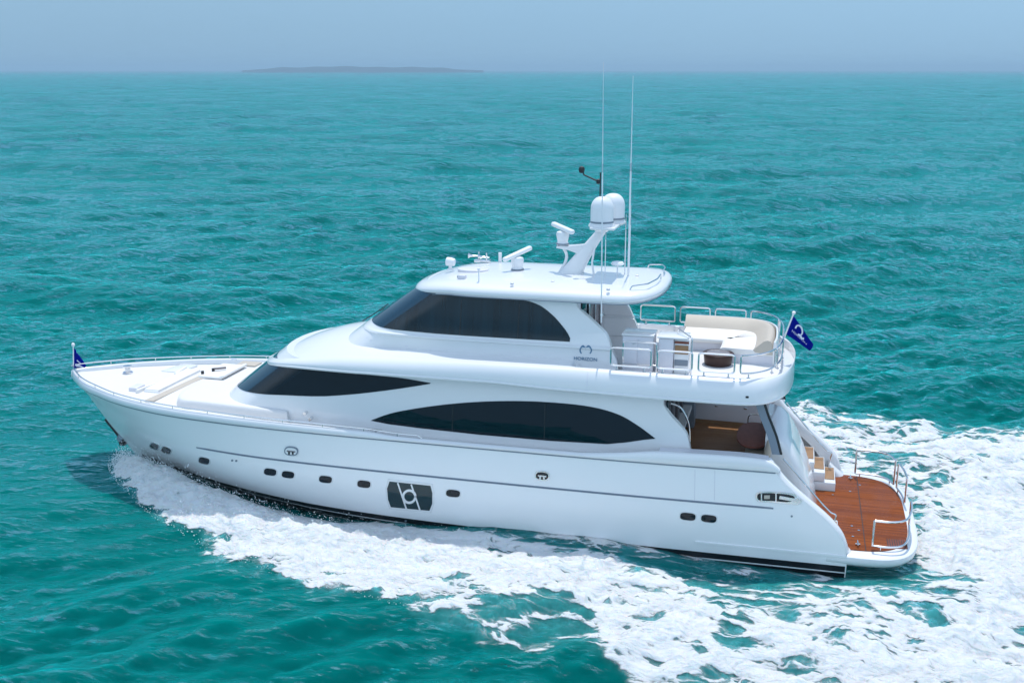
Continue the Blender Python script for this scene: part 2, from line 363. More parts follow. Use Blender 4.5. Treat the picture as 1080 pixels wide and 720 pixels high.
def build_sea():
    # one sheet: fine near the camera, reaching the horizon
    dep = np.concatenate([np.linspace(R(50), R(6.0), 860, endpoint=False), np.geomspace(R(6.0), R(.055), 520)])
    r = HC / np.tan(dep); az = YAW * -1 + np.concatenate([np.linspace(R(-70), R(-29), 130, endpoint=False), np.linspace(R(-29), R(29), 1240), np.linspace(R(29), R(70), 131)[1:]]); na = len(az)
    rr, aa = np.meshgrid(r, az, indexing='ij'); x = CX + rr * np.sin(aa); y = CY + rr * np.cos(aa)
    dr = np.gradient(r)[:, None] * np.ones_like(rr); sp = np.maximum(dr * .55, rr * np.gradient(az)[None, :])
    z, D = sea_height(x, y, sp)
    z = np.where(rr > 3000, z * .3, z)
    V = np.stack([x, y, z], -1).reshape(-1, 3); nr = len(r)
    i, j = np.meshgrid(np.arange(nr - 1), np.arange(na - 1), indexing='ij'); a0 = (i * na + j).ravel()
    F = np.stack([a0, a0 + 1, a0 + na + 1, a0 + na], 1)
    def mk(name, V, F, att, m):
        me = bpy.data.meshes.new(name); me.vertices.add(len(V)); me.vertices.foreach_set('co', V.astype(np.float32).ravel())
        me.loops.add(F.size); me.loops.foreach_set('vertex_index', F.astype(np.int32).ravel())
        me.polygons.add(len(F)); me.polygons.foreach_set('loop_start', np.arange(0, F.size, 4, dtype=np.int32))
        me.polygons.foreach_set('use_smooth', np.ones(len(F), bool)); me.update(calc_edges=True)
        if att is not None:
            t = me.attributes.new('foam', 'FLOAT', 'POINT'); t.data.foreach_set('value', att.astype(np.float32).ravel())
        me.materials.append(m); o = bpy.data.objects.new(name, me); COL.objects.link(o); return o
    # the water bed goes on behind and beside the camera so that the sheet has no near edge
    sea = mk('sea_water', V, F, D, water_material()); tag(sea, kind='structure')
    Df = D.ravel()
    keep = (Df[F].max(1) > .03)
    Fk = F[keep]; idx = np.unique(Fk); mp = -np.ones(len(V), np.int64); mp[idx] = np.arange(len(idx))
    Vk = V[idx].copy(); Vk[:, 2] += .012
    fo = mk('wake_foam', Vk, mp[Fk], Df[idx], foam_material())
    tag(fo, 'white churned foam of the bow wave and stern wash spread over the teal sea', 'foam', kind='stuff')
def water_material():
    m = bpy.data.materials.new('sea_water'); m.use_nodes = True; nt = m.node_tree; N = nt.nodes; L = nt.links
    b = N['Principled BSDF']; b.inputs['Roughness'].default_value = .5; b.inputs['Specular IOR Level'].default_value = 0
    b.inputs['Subsurface Weight'].default_value = 1; b.inputs['Subsurface Radius'].default_value = (.25, 1, 1); b.inputs['Subsurface Scale'].default_value = 1.0
    gl = N.new('ShaderNodeBsdfGlossy'); gl.inputs['Color'].default_value = (.62, .93, 1, 1); gl.inputs['Roughness'].default_value = .04
    frs = N.new('ShaderNodeFresnel'); frs.inputs['IOR'].default_value = 1.333
    fm = N.new('ShaderNodeMapRange'); fm.inputs[1].default_value = 0; fm.inputs[1].default_value = .045; fm.inputs[2].default_value = .36; fm.inputs[3].default_value = 0; fm.inputs[4].default_value = .62; L.new(frs.outputs[0], fm.inputs[0])
    ms = N.new('ShaderNodeMixShader'); gm = N.new('ShaderNodeMath'); gm.operation = 'MULTIPLY'; L.new(fm.outputs[0], gm.inputs[0]); L.new(gm.outputs[0], ms.inputs[0]); L.new(b.outputs[0], ms.inputs[1]); L.new(gl.outputs[0], ms.inputs[2]); L.new(ms.outputs[0], N['Material Output'].inputs['Surface'])
    geo = N.new('ShaderNodeNewGeometry')
    def noise(scale, detail, rough=.55, stretch=(1, 1, 1), rot=0.):
        mp = N.new('ShaderNodeMapping'); mp.inputs['Scale'].default_value = stretch; mp.inputs['Rotation'].default_value = (0, 0, rot)
        L.new(geo.outputs['Position'], mp.inputs[0]); n = N.new('ShaderNodeTexNoise'); n.inputs['Scale'].default_value = scale
        n.inputs['Detail'].default_value = detail; n.inputs['Roughness'].default_value = rough; L.new(mp.outputs[0], n.inputs['Vector']); return n
    # wind patches: ruffled water mirrors less of the sky than slicks do
    g1 = noise(.045, 9, .72, (.8, 1.0, 1), -.3); gr_ = N.new('ShaderNodeMapRange'); gr_.inputs[1].default_value = .36; gr_.inputs[2].default_value = .64; gr_.inputs[3].default_value = .55; gr_.inputs[4].default_value = 1.15
    L.new(g1.outputs[0], gr_.inputs[0]); L.new(gr_.outputs[0], gm.inputs[1])
    # the water's own colour: slow patches of clearer and siltier water
    n0 = noise(.012, 4); cr = N.new('ShaderNodeMix'); cr.data_type = 'RGBA'
    cr.inputs[6].default_value = (0, .095, .088, 1); cr.inputs[7].default_value = (0, .124, .118, 1); L.new(n0.outputs[0], cr.inputs[0])
    # aerated water under the foam is paler
    at = N.new('ShaderNodeAttribute'); at.attribute_name = 'foam'; mxa = N.new('ShaderNodeMix'); mxa.data_type = 'RGBA'
    mu = N.new('ShaderNodeMath'); mu.operation = 'MULTIPLY'; mu.inputs[1].default_value = .8; L.new(at.outputs['Fac'], mu.inputs[0])
    L.new(mu.outputs[0], mxa.inputs[0]); L.new(cr.outputs[2], mxa.inputs[6]); mxa.inputs[7].default_value = (.10, .38, .40, 1)
    L.new(mxa.outputs[2], b.inputs['Base Color'])
    n1 = noise(2.4, 8, .62, (1, 1.9, 1), -.55); n2 = noise(.55, 4, .55, (1, 2.0, 1), -.55)
    b1 = N.new('ShaderNodeBump'); b1.inputs['Distance'].default_value = .22; b1.inputs['Strength'].default_value = .45; L.new(n1.outputs[0], b1.inputs['Height'])
    b2 = N.new('ShaderNodeBump'); b2.inputs['Distance'].default_value = .9; b2.inputs['Strength'].default_value = .42; L.new(n2.outputs[0], b2.inputs['Height']); L.new(b1.outputs[0], b2.inputs['Normal'])
    n3 = noise(.13, 5, .6, (1, 2.2, 1), -.6); b3 = N.new('ShaderNodeBump'); b3.inputs['Distance'].default_value = 3.0; b3.inputs['Strength'].default_value = .55; L.new(n3.outputs[0], b3.inputs['Height']); L.new(b2.outputs[0], b3.inputs['Normal']); b2 = b3
    for nd in (gl, frs): L.new(b2.outputs[0], nd.inputs['Normal'])
    return m
def foam_material():
    m = bpy.data.materials.new('sea_foam'); m.use_nodes = True; nt = m.node_tree; N = nt.nodes; L = nt.links
    b = N['Principled BSDF']; b.inputs['Base Color'].default_value = (.82, .85, .86, 1); b.inputs['Roughness'].default_value = .75; b.inputs['Subsurface Weight'].default_value = .6; b.inputs['Subsurface Radius'].default_value = (.5, .8, 1); b.inputs['Subsurface Scale'].default_value = .5
    b.inputs['Specular IOR Level'].default_value = .2
    geo = N.new('ShaderNodeNewGeometry'); at = N.new('ShaderNodeAttribute'); at.attribute_name = 'foam'
    def math_(op, a, c, clamp=False):
        q = N.new('ShaderNodeMath'); q.operation = op; q.use_clamp = clamp
        for i, t in enumerate((a, c)):
            if isinstance(t, (int, float)): q.inputs[i].default_value = t
            else: L.new(t, q.inputs[i])
        return q.outputs[0]
    mp = N.new('ShaderNodeMapping'); mp.inputs['Scale'].default_value = (.46, 1, .6); mp.inputs['Rotation'].default_value = (0, 0, .12); L.new(geo.outputs['Position'], mp.inputs[0])
    wn_ = N.new('ShaderNodeTexNoise'); wn_.inputs['Scale'].default_value = 1.1; wn_.inputs['Detail'].default_value = 4; L.new(mp.outputs[0], wn_.inputs['Vector'])
    va = N.new('ShaderNodeVectorMath'); va.operation = 'MULTIPLY_ADD'; va.inputs[1].default_value = (1.1, 1.1, 0); L.new(wn_.outputs['Color'], va.inputs[0]); L.new(mp.outputs[0], va.inputs[2])
    def web(sc, w):
        v = N.new('ShaderNodeTexVoronoi'); v.feature = 'DISTANCE_TO_EDGE'; v.inputs['Scale'].default_value = sc; L.new(va.outputs[0], v.inputs['Vector'])
        mr = N.new('ShaderNodeMapRange'); mr.interpolation_type = 'SMOOTHSTEP'; mr.inputs[1].default_value = 0; mr.inputs[2].default_value = w; mr.inputs[3].default_value = 1; mr.inputs[4].default_value = 0
        L.new(v.outputs['Distance'], mr.inputs[0]); return mr.outputs[0]
    w1 = web(1.15, .24); w2 = web(2.7, .30)
    fn = N.new('ShaderNodeTexNoise'); fn.inputs['Scale'].default_value = 1.7; fn.inputs['Detail'].default_value = 12; fn.inputs['Roughness'].default_value = .74; L.new(va.outputs[0], fn.inputs['Vector'])
    w3 = web(6.5, .34); web_ = math_('ADD', math_('ADD', math_('MULTIPLY', w1, .55), math_('MULTIPLY', w2, .42)), math_('MULTIPLY', w3, .24))
    pat = math_('ADD', web_, math_('MULTIPLY', math_('SUBTRACT', fn.outputs[0], .5), 1.7))
    val = math_('ADD', math_('MULTIPLY', at.outputs['Fac'], 1.55), math_('SUBTRACT', pat, 1.24))
    mr = N.new('ShaderNodeMapRange'); mr.interpolation_type = 'SMOOTHSTEP'; mr.inputs[1].default_value = -.26; mr.inputs[2].default_value = .40; mr.inputs[4].default_value = .97
    L.new(val, mr.inputs[0])
    mr2 = N.new('ShaderNodeMapRange'); mr2.interpolation_type = 'SMOOTHSTEP'; mr2.inputs[1].default_value = .02; mr2.inputs[2].default_value = .20; L.new(val, mr2.inputs[0])
    edge = N.new('ShaderNodeMapRange'); edge.inputs[1].default_value = .03; edge.inputs[2].default_value = .14; L.new(at.outputs['Fac'], edge.inputs[0])
    al = math_('MULTIPLY', math_('ADD', math_('MULTIPLY', mr.outputs[0], .5), math_('MULTIPLY', mr2.outputs[0], .48)), edge.outputs[0])
    L.new(al, b.inputs['Alpha'])
    bp = N.new('ShaderNodeBump'); bp.inputs['Distance'].default_value = .15; bp.inputs['Strength'].default_value = 1; L.new(val, bp.inputs['Height']); L.new(bp.outputs[0], b.inputs['Normal'])
    return m
build_sea()
# far low headland on the horizon
def build_island():
    mb = MB(); D0 = 5200; n = 60; rings = []
    for i in range(n):
        t = i / (n - 1); u = 255 + 255 * t; d = ray(u, 73.5); d = d / math.hypot(d[0], d[1]); p = np.array([CX, CY, 0]) + d * D0; p[2] = 0
        prof = math.sin(math.pi * t) ** .6 * (1 - .35 * t); h = HC + (16 * prof + 1.5 * math.sin(t * 19) + 1.5 * math.sin(t * 47)) * min(1, 6 * t, 6 * (1 - t)) - 4 * (1 - min(1, 6 * t, 6 * (1 - t))); h = max(h, 2)
        b = d * 1; b[2] = 0
        rings.append([p + b * o + np.array([0, 0, z]) for o, z in ((0, -3), (0, 1), (60, h * .6), (160, h), (300, h * .9), (500, -3))])
    mb.loft(rings); o = mb.make('headland', mat('headland_scrub_hazed', (.018, .040, .055), .9, var=.4, vscale=.02)); tag(o, kind='structure')  # blue of the distance haze mixed into the scrub colour
build_island()

# spray thrown up along the bow wave: loose droplets and torn flecks
def build_spray():
    n = 9000; t = RNG.random(n) ** 1.4; x = -23.2 + 13.5 * t; yi = _yi(x); yo = _yo(x) + .3
    f = np.clip(RNG.normal(.55, .26, n), 0, 1.02); side = np.where(RNG.random(n) < .82, -1, 1); yy = side * (yi + (yo - yi) * f)
    z, _ = sea_height(x, yy); hgt = RNG.exponential(.20, n) * (1 - .65 * t) * np.clip(1.2 - f * .6, .2, 1); z = z + .03 + hgt
    r = np.clip(RNG.lognormal(-4.6, .45, n), .004, .024) * (1 - .3 * t)
    base = np.array([(1, 0, 0), (-1, 0, 0), (0, 1, 0), (0, -1, 0), (0, 0, 1), (0, 0, -1)], float); tri = [(0, 2, 4), (2, 1, 4), (1, 3, 4), (3, 0, 4), (2, 0, 5), (1, 2, 5), (3, 1, 5), (0, 3, 5)]
    V = (np.stack([x, yy, z], 1)[:, None] + base[None] * (r[:, None] * RNG.uniform(.6, 1.5, (n, 3)))[:, None]).reshape(-1, 3)
    F = (np.arange(n)[:, None, None] * 6 + np.array(tri)[None]).reshape(-1, 3)
    me = bpy.data.meshes.new('bow_spray'); me.from_pydata(V.tolist(), [], F.tolist()); me.materials.append(mat('spray_water', (.80, .85, .87), .6)); me.polygons.foreach_set('use_smooth', [True] * len(me.polygons))
    o = bpy.data.objects.new('bow_spray', me); COL.objects.link(o); tag(o, 'fine white droplets flung up along the bow wave', 'spray', kind='stuff')
build_spray()
# sea air: pale haze that takes the far water and the headland towards the sky
def build_haze():
    mb = MB().box((0, 0, 24), (30000, 30000, 62), 0); m = bpy.data.materials.new('haze'); m.use_nodes = True; nt = m.node_tree
    nt.nodes.remove(nt.nodes['Principled BSDF']); v = nt.nodes.new('ShaderNodeVolumePrincipled'); v.inputs['Color'].default_value = (.54, .78, .95, 1); v.inputs['Density'].default_value = HAZE; v.inputs['Anisotropy'].default_value = .3
    nt.links.new(v.outputs[0], nt.nodes['Material Output'].inputs['Volume']); o = mb.make('haze', m); tag(o, 'pale sea haze', 'haze', kind='stuff'); o.pop('label', None)
HAZE = 2.3e-4
if HAZE: build_haze()
# ================================================================== THE YACHT
Y = empty('motor_yacht', (0, 0, 0), 'long white motor yacht with dark windows and teak swim platform, ploughing a foaming wake', 'yacht')
# ---- hull form: stem profile, stern rake and half-breadths at levels
x_stem = pchip([-1.2, -.9, -.5, .1, .47, 1.07, 1.72, 2.2, 2.7, 2.95, 3.2], [-19.0, -20.6, -22.0, -22.85, -23.2, -23.73, -24.2, -24.5, -24.95, -25.12, -25.16])
x_stern = pchip([-1.2, .3, .6, 1.03, 2.61, 3.2], [-.05, -.03, -.06, -.20, -1.86, -2.3])
DD = [0, .25, .6, 1, 1.5, 2, 3, 4, 5, 6.5, 8, 10, 12, 15, 18, 21, 23.6, 26]
LEV = [(-1.2, [0, .02, .04, .06, .09, .14, .25, .4, .6, .9, 1.2, 1.55, 1.75, 1.9, 2.0, 2.0, 2.0, 2.0]),
       (-.5, [.01, .06, .14, .24, .38, .54, .86, 1.16, 1.46, 1.86, 2.2, 2.5, 2.68, 2.78, 2.8, 2.78, 2.75, 2.7]),
       (.2, [.03, .16, .30, .48, .70, .92, 1.34, 1.72, 2.05, 2.45, 2.75, 2.97, 3.08, 3.14, 3.14, 3.1, 3.05, 3.0]),
       (1.0, [.05, .25, .46, .70, .98, 1.24, 1.74, 2.17, 2.52, 2.9, 3.1, 3.24, 3.3, 3.32, 3.3, 3.24, 3.16, 3.05]),
       (1.72, [.08, .33, .60, .90, 1.22, 1.52, 2.06, 2.5, 2.8, 3.08, 3.24, 3.33, 3.37, 3.38, 3.36, 3.29, 3.18, 3.05]),
       (2.72, [.14, .44, .76, 1.12, 1.47, 1.75, 2.27, 2.65, 2.92, 3.16, 3.3, 3.38, 3.4, 3.4, 3.38, 3.30, 3.18, 3.0]),
       (3.2, [.16, .48, .80, 1.17, 1.51, 1.8, 2.31, 2.69, 2.96, 3.2, 3.33, 3.4, 3.42, 3.42, 3.4, 3.31, 3.18, 3.0])]
_lz = np.array([l[0] for l in LEV]); _lf = [pchip(DD, l[1]) for l in LEV]
def beam(x, z):
    x = np.asarray(x, float); z = np.asarray(z, float); d = np.maximum(x - x_stem(z), 0)
    B = np.stack([f(d) for f in _lf]); zc = np.clip(z, -1.2, 3.2)
    i = np.clip(np.searchsorted(_lz, zc) - 1, 0, len(_lz) - 2); t = (zc - _lz[i]) / (_lz[i + 1] - _lz[i])
    g = lambda k: np.take_along_axis(B, np.clip(k, 0, len(_lz) - 1)[None], 0)[0]
    p0, p1, p2, p3 = g(i - 1), g(i), g(i + 1), g(i + 2)
    h = _lz[i + 1] - _lz[i]; hm = _lz[i] - _lz[np.clip(i - 1, 0, None)]; hp = _lz[np.clip(i + 2, None, len(_lz) - 1)] - _lz[i + 1]
    m1 = np.where(hm > 0, (p2 - p0) / np.maximum(h + hm, 1e-6), (p2 - p1) / h) * h; m2 = np.where(hp > 0, (p3 - p1) / np.maximum(h + hp, 1e-6), (p2 - p1) / h) * h
    y = (1 + 2 * t) * (1 - t) ** 2 * p1 + t * (1 - t) ** 2 * m1 + t * t * (3 - 2 * t) * p2 + t * t * (t - 1) * m2
    step = .035 * sstep(-18.9, -18.4, x) * (1 - sstep(-2.4, -1.9, x))            # the knuckle: topsides stand in above it
    return np.where(z > 1.725, y - step * (1 - .65 * np.clip((z - 1.725) / .9, 0, 1)), y)
def hull_pts(zs, ns, s0=0., s1=1., off=0., side=-1):
    s = (1 - np.cos(np.linspace(0, 1, ns) * math.pi / 2) ** 1.0); s = s0 + (s1 - s0) * s
    A = np.zeros((len(zs), ns, 3))
    for i, z in enumerate(zs):
        x = x_stem(z) + (x_stern(z) - x_stem(z)) * s; A[i, :, 0] = x; A[i, :, 1] = side * (beam(x, np.full(ns, z)) + off); A[i, :, 2] = z
    return A
ZS = np.concatenate([np.linspace(-1.2, 1.72, 30), [1.7215, 1.728], np.linspace(1.78, 2.72, 10)])
NS = 150
rings = []
for z, p, q in zip(ZS, hull_pts(ZS, NS), hull_pts(ZS, NS, side=1)): rings.append(np.concatenate([p[::-1], q]))
hm = MB(); A = np.array(rings); hm.grid(A)
k = len(hm.v); n2 = 2 * NS
for i in range(len(ZS) - 1):
  if ZS[i + 1] < .62: hm.f.append((i * n2, (i + 1) * n2, (i + 1) * n2 + n2 - 1, i * n2 + n2 - 1))     # transom
hm.f.append(tuple(range(n2))); 
hull_bvh = bvh_of(hm)
# split the topsides from the antifouled bottom at the boot line
ZB = .17
hmat = M['hull']; nt = hmat.node_tree; pb = nt.nodes['Principled BSDF']
hull = hm.make('hull', 'hull', Y, 30)
def strip(name, z0, z1, off, m, x0, x1, parent, n=160, dz=None, nz=4, side=-1):
    """a band wrapped round the hull between two heights"""
    xs = np.linspace(x0, x1, n); rings = []
    for x in xs:
        d = dz(x) if dz else 0; zz = np.linspace(z0 + d, z1 + d, nz)
        o = [(x, side * (float(beam(x, z)) + off), z) for z in zz]; i_ = [(x, side * (float(beam(x, z)) - .05), z) for z in zz[::-1]]
        rings.append(o + i_)
    return MB().loft(rings).make(name, m, parent)
boot = lambda x: .10 * float(sstep(-12, -24, np.array(x)) if False else np.clip((-x - 14) / 9, 0, 1)) 
for s_ in (-1, 1):
    strip('boot_stripe', .13, .27, .004, 'bottom', -22.5, -.06, hull, side=s_)
    strip('boot_stripe', .045, .085, .004, 'gel', -22.6, -.06, hull, side=s_)
    strip('bottom_paint', -1.15, .045, .003, 'bottom', -19.3, -.06, hull, nz=9, side=s_)
    strip('bottom_paint', .085, .13, .003, 'bottom', -22.5, -.06, hull, side=s_)
    strip('knuckle_shadow_line', 1.724, 1.762, .012, 'trim', -18.8, -1.95, Y, side=s_)  # grey strip colours in the shadow line of the knuckle groove
    # moulded bulwark cap with a grey strip painting the shadow line under it
    strip('cap_shadow_strip', 2.685, 2.722, .018, 'trim', -24.9, -1.95, Y, n=220, side=s_)
cap_h = pchip([-25.5, -24, -18, -13.3, -12, -7.2, -6.2, -4.8, -3, -2.2, -1.9], [2.98, 2.95, 2.93, 2.90, 2.83, 2.83, 2.90, 3.04, 3.07, 3.03, 2.95])
xs = np.concatenate([-25.0 + .55 * np.linspace(0, 1, 26) ** 2, np.linspace(-24.43, -2.2, 130), [-2.05, -1.93, -1.86, -1.83]])
for s_ in (-1, 1):
    rr_ = []
    for x in xs:
        h = float(cap_h(x)); b = float(beam(max(x, float(x_stem(2.72)) + .001), 2.72)); b = max(b, .02)
        e = 1 if x < -2.2 else max(.15, math.sqrt(max(0, 1 - ((x + 2.2) / .38) ** 2)))
        o = .055 * e; t = min(.16, b); hh = 2.724 + (h - 2.724) * e
        prof = [(-t, 2.724), (o * .6, 2.724), (o, 2.75), (o, 2.72 + (hh - 2.72) * .55), (o * .55, hh - .035), (o * .1, hh - .006), (-t * .35, hh), (-t * .8, hh - .01), (-t, hh - .04)]
        rr_.append([(x, s_ * (b + p), z) for p, z in prof])
    MB().loft(rr_).make('bulwark_cap', 'gel', Y, 50)
# lower spray chine aft
for s_ in (-1, 1): strip('spray_rail', .545, .60, .028, 'hull', -3.9, -.08, hull, n=40, side=s_)
# ---- decks
def deck(name, z, x0, x1, m, inset=.1, zc=0., n=60, x_list=None):
    rings = []
    for x in np.linspace(x0, x1, n):
        b = max(float(beam(x, 2.72)) - inset, .02); zz = z(x) if callable(z) else z
        rings.append([(x, -b, zz), (x, -b * .5, zz + zc * .75), (x, 0, zz + zc), (x, b * .5, zz + zc * .75), (x, b, zz), (x, b, zz - .08), (x, 0, zz - .08), (x, -b, zz - .08)])
    return MB().loft(rings).make(name, m, Y, 60)
deck('foredeck', lambda x: 2.80 - .14 * np.clip((x + 24) / 8, 0, 1), -24.85, -4.6, 'deck', zc=.07)
# ---- bow rail: low stainless rail on the bulwark, stanchions under it
def rail_line(s_):
    return [(x, s_ * (float(beam(x, 2.72)) - .035), float(cap_h(x)) + .085 + .05 * float(np.clip((-x - 22) / 3, 0, 1))) for x in np.concatenate([[-25.02, -24.97, -24.9], np.linspace(-24.7, -11.6, 60)])]
pl = rail_line(-1); pr = rail_line(1)
br = MB().tube(pr[::-1] + [(-25.06, 0, pl[0][2])] + pl, .019, 8); br.tube([pl[-1], (pl[-1][0] + .12, pl[-1][1], 2.84)], .019); br.tube([pr[-1], (pr[-1][0] + .12, pr[-1][1], 2.84)], .019)
bow_rail = br.make('bow_rail', 'steel', Y)
for s_ in (-1, 1):
    for x in (-24.2, -23.0, -21.95, -20.7, -19.45, -18.2, -16.95, -15.7, -14.45, -13.2, -12.2):
        h = float(cap_h(x)); MB().tube([(x, s_ * (float(beam(x, 2.72)) - .035), h - .03), (x, s_ * (float(beam(x, 2.72)) - .035), h + .09)], .014, 6).make('stanchion', 'steel', bow_rail)
# ---- hull openings
def ellip_px(cx, cy, w, h, ang=0, p=3.2, n=28):
    out = []
    for k_ in range(n):
        a = 2 * math.pi * k_ / n; c, s = math.cos(a), math.sin(a)
        x = w / 2 * abs(c) ** (2 / p) * (1 if c > 0 else -1); y = h / 2 * abs(s) ** (2 / p) * (1 if s > 0 else -1)
        out.append((cx + x * math.cos(ang) - y * math.sin(ang), cy + x * math.sin(ang) + y * math.cos(ang)))
    return out
for cx, cy, w, h, a in ((163, 470, 9, 5.4, .42), (175.5, 474.3, 10, 5.8, .36), (215.5, 485.3, 11.4, 6.4, .22), (285.2, 497.2, 13, 7, .13), (304, 500, 13, 7, .13), (343.5, 505, 13.5, 7.2, .12), (384, 510, 13.8, 7.4, .11), (478, 519.8, 14.6, 7.4, .1), (725.5, 544.2, 16.3, 7.7, .1), (747.6, 546.4, 16.3, 7.7, .1)):
    fr = decal('porthole', ellip_px(cx, cy, w + 2.2, h + 2.0, a), hull_bvh, 'gel', Y, .012, .03, 3)
    decal('pane', ellip_px(cx, cy, w, h, a), hull_bvh, 'glass', fr, .018, .02, 3)
for cx, cy in ((245, 485.2), (249.3, 485.6), (835, 544), (428, 549)):
    decal('drain_outlet', ellip_px(cx, cy, 2.2, 2.0), hull_bvh, 'trim', Y, .012, .03, 2)
# fairleads: stainless ovals with rollers
for cx, cy, w, h, bright in ((307.5, 475.2, 14.5, 9.5, 1), (572, 501.2, 15.5, 10, 0)):
    fr = decal('fairlead', ellip_px(cx, cy, w, h, .1, 2.6), hull_bvh, 'trim' if bright else 'steel', Y, .03, .06, 3)
    decal('opening', ellip_px(cx, cy, w - 2.4, h - 2.4, .1, 2.6), hull_bvh, 'gel' if bright else 'rubber', fr, .036, .03, 3)
    for dx in (-2.0, 2.0): decal('roller', [(cx + dx - .9, cy + .2), (cx + dx + .9, cy + .3), (cx + dx + .9, cy + 3.4), (cx + dx - .9, cy + 3.2)], hull_bvh, 'rubber' if bright else 'steel', fr, .045, .03, 3)
    decal('crossbar', [(cx - 4.4, cy - 1.2), (cx + 4.6, cy - .2), (cx + 4.6, cy + 1.2), (cx - 4.4, cy + .3)], hull_bvh, 'grey' if bright else 'steel', fr, .042, .03, 3)
# big hull light with the builder's device in its frame
def hw(t, s):  # bilinear frame coordinates of the window
    a, b, c, d = np.array((408.6, 506.2)), np.array((456.2, 511.3)), np.array((455.8, 538.8)), np.array((409.4, 534.4))
    return (a * (1 - t) + b * t) * (1 - s) + (d * (1 - t) + c * t) * s
def hw_out(e):
    P = [hw(.04 - e, 0 - e * 2), hw(.5, -.0 - e * 2), hw(.97 + e, 0 - e * 2), hw(1.015 + e, .3), hw(1.015 + e, .7), hw(.955 + e, 1 + e * 2), hw(.5, 1 + e * 2), hw(.055 - e, 1 + e * 2), hw(-.005 - e, .7), hw(-.02 - e, .3)]
    return [tuple(p) for p in P]
fr = decal('hull_window', hw_out(.028), hull_bvh, 'gel', Y, .016, .04, 4)
decal('pane', hw_out(-.012), hull_bvh, mat('hull_glass', (.012, .035, .042), .06), fr, .022, .03, 4)
def bar_px(a, b, w): 
    a, b = np.array(a), np.array(b); d = (b - a) / np.linalg.norm(b - a); nn = np.array((-d[1], d[0])) * w / 2
    m_ = max(2, int(np.linalg.norm(b - a) / 3.5)); return [tuple(a + nn + (b - a) * i / m_) for i in range(m_ + 1)] + [tuple(b - nn - (b - a) * i / m_) for i in range(m_ + 1)]
decal('emblem_bar', bar_px((419.8, 508.4), (428.9, 535.6), 1.5), hull_bvh, 'gel', fr, .034, .03, 3)
decal('emblem_bar', bar_px((434.0, 510.0), (443.2, 537.0), 1.5), hull_bvh, 'gel', fr, .034, .03, 3)
def ring_on(name, cx, cy, ro, ri, bvh, m, parent, off, sy=1., a0=0, a1=2 * math.pi):
    n = 40; rings = []
    for k_ in range(n + 1):
        a = a0 + (a1 - a0) * k_ / n; q = []
        for rad, o in ((ri, off), (ro, off), (ro, off - .03), (ri, off - .03)):
            d = Vector(ray(cx + rad * math.cos(a), cy + rad * sy * math.sin(a))); loc, nr, _, _ = bvh.ray_cast(Vector(_C), d)
            if nr.dot(d) > 0: nr = -nr
            q.append(loc + nr * o)
        rings.append(q)
    return MB().loft(rings).make(name, m, parent)
ring_on('emblem_ring', 432.0, 522.8, 7.6, 5.2, hull_bvh, 'gel', fr, .037)
# stern mooring pocket on the port quarter
pk = decal('mooring_pocket', [tuple(p) for p in spline([(797, 523.5), (799.5, 518.6), (812, 518.0), (832, 519.3), (842.5, 522.5), (845.5, 527.5), (842, 531.3), (830, 530.6), (812, 528.8), (800, 528.0)], 5, True)], hull_bvh, 'steel', Y, .025, .05, 3)
decal('pocket_recess', [tuple(p) for p in spline([(798.6, 523.4), (801, 519.8), (812, 519.4), (830, 520.8), (838, 523.6), (833, 528.6), (812, 527.4), (801, 526.8)], 5, True)], hull_bvh, 'rubber', pk, .031, .03, 3)
decal('roller', bar_px((822, 523.4), (842, 527), 3.4), hull_bvh, 'steel', pk, .06, .05, 3)
decal('bollard', bar_px((806, 523.2), (812, 523.2), 3.6), hull_bvh, 'cream', pk, .06, .05, 3)
for cx in (803.2, 818.4): decal('roller', bar_px((cx, 519.6), (cx, 527.4), 1.4), hull_bvh, 'steel', pk, .06, .05, 3)
# boarding gate joints in the topsides
for u in (733, 754):
    decal('gate_joint', bar_px((u, 495.5), (u - .4, 527), .55), hull_bvh, 'lav', Y, .004, .02, 3)
# ---- anchor in its stem pocket
AN = empty('anchor', (-23.3, 0, .8), 'dark steel anchor housed against the stem of the white yacht', 'anchor')
d_ = Vector((float(x_stem(.5) - x_stem(1.3)), 0, -.8)).normalized()
a0 = Vector((float(x_stem(1.3)) - .05, 0, 1.3)); 
sh = MB().tube([a0, a0 + d_ * .5, a0 + d_ * 1.05], [.08, .08, .10], 8).make('shank', 'rubber', AN)
for s_ in (-1, 1):
    MB().prism([(0, 0), (.66, .05), (.54, .26), (.0, .2)], -.035, .035, 'y').make('fluke', 'trim', AN)
    o = COL.objects[-1] if False else bpy.data.objects[[o.name for o in COL.objects][-1]]
    o.data.transform(Matrix.Translation(a0 + d_ * 1.0 + Vector((-.12, s_ * .10, -.02))) @ Matrix.Rotation(s_ * R(18), 4, 'Z') @ Matrix.Rotation(R(-42), 4, 'Y'))
MB().box(a0 + d_ * 1.03 + Vector((-.05, 0, 0)), (.22, .34, .14), .03).make('crown', 'rubber', AN)
for o in (AN,):
    for c in o.children: c.data.transform(Matrix.Translation(-Vector(o.location)))
MB().box((float(x_stem(1.9)) - .06, 0, 1.92), (.14, .14, .14), .04).make('anchor_roller', 'steel', Y)

# ---- plan outline helper: aft-port corner -> nose -> aft-starboard corner
def nose_plan(xf, Wf, Ln, xa, n=44, p=2.2, q=2.2, na=30):
    t = np.linspace(0, 1, n) ** 1.7; x = xf + Ln * t; y = (1 - (1 - t) ** p) ** (1 / q)
    xr = np.linspace(xf + Ln, xa, na)[1:]; x = np.concatenate([x, xr]); y = np.concatenate([y, np.ones(na - 1)])
    w = y * np.array([Wf(v) for v in x]); port = np.stack([x, -w], 1)[::-1]; stb = np.stack([x, w], 1)[1:]
    return np.concatenate([port, stb])
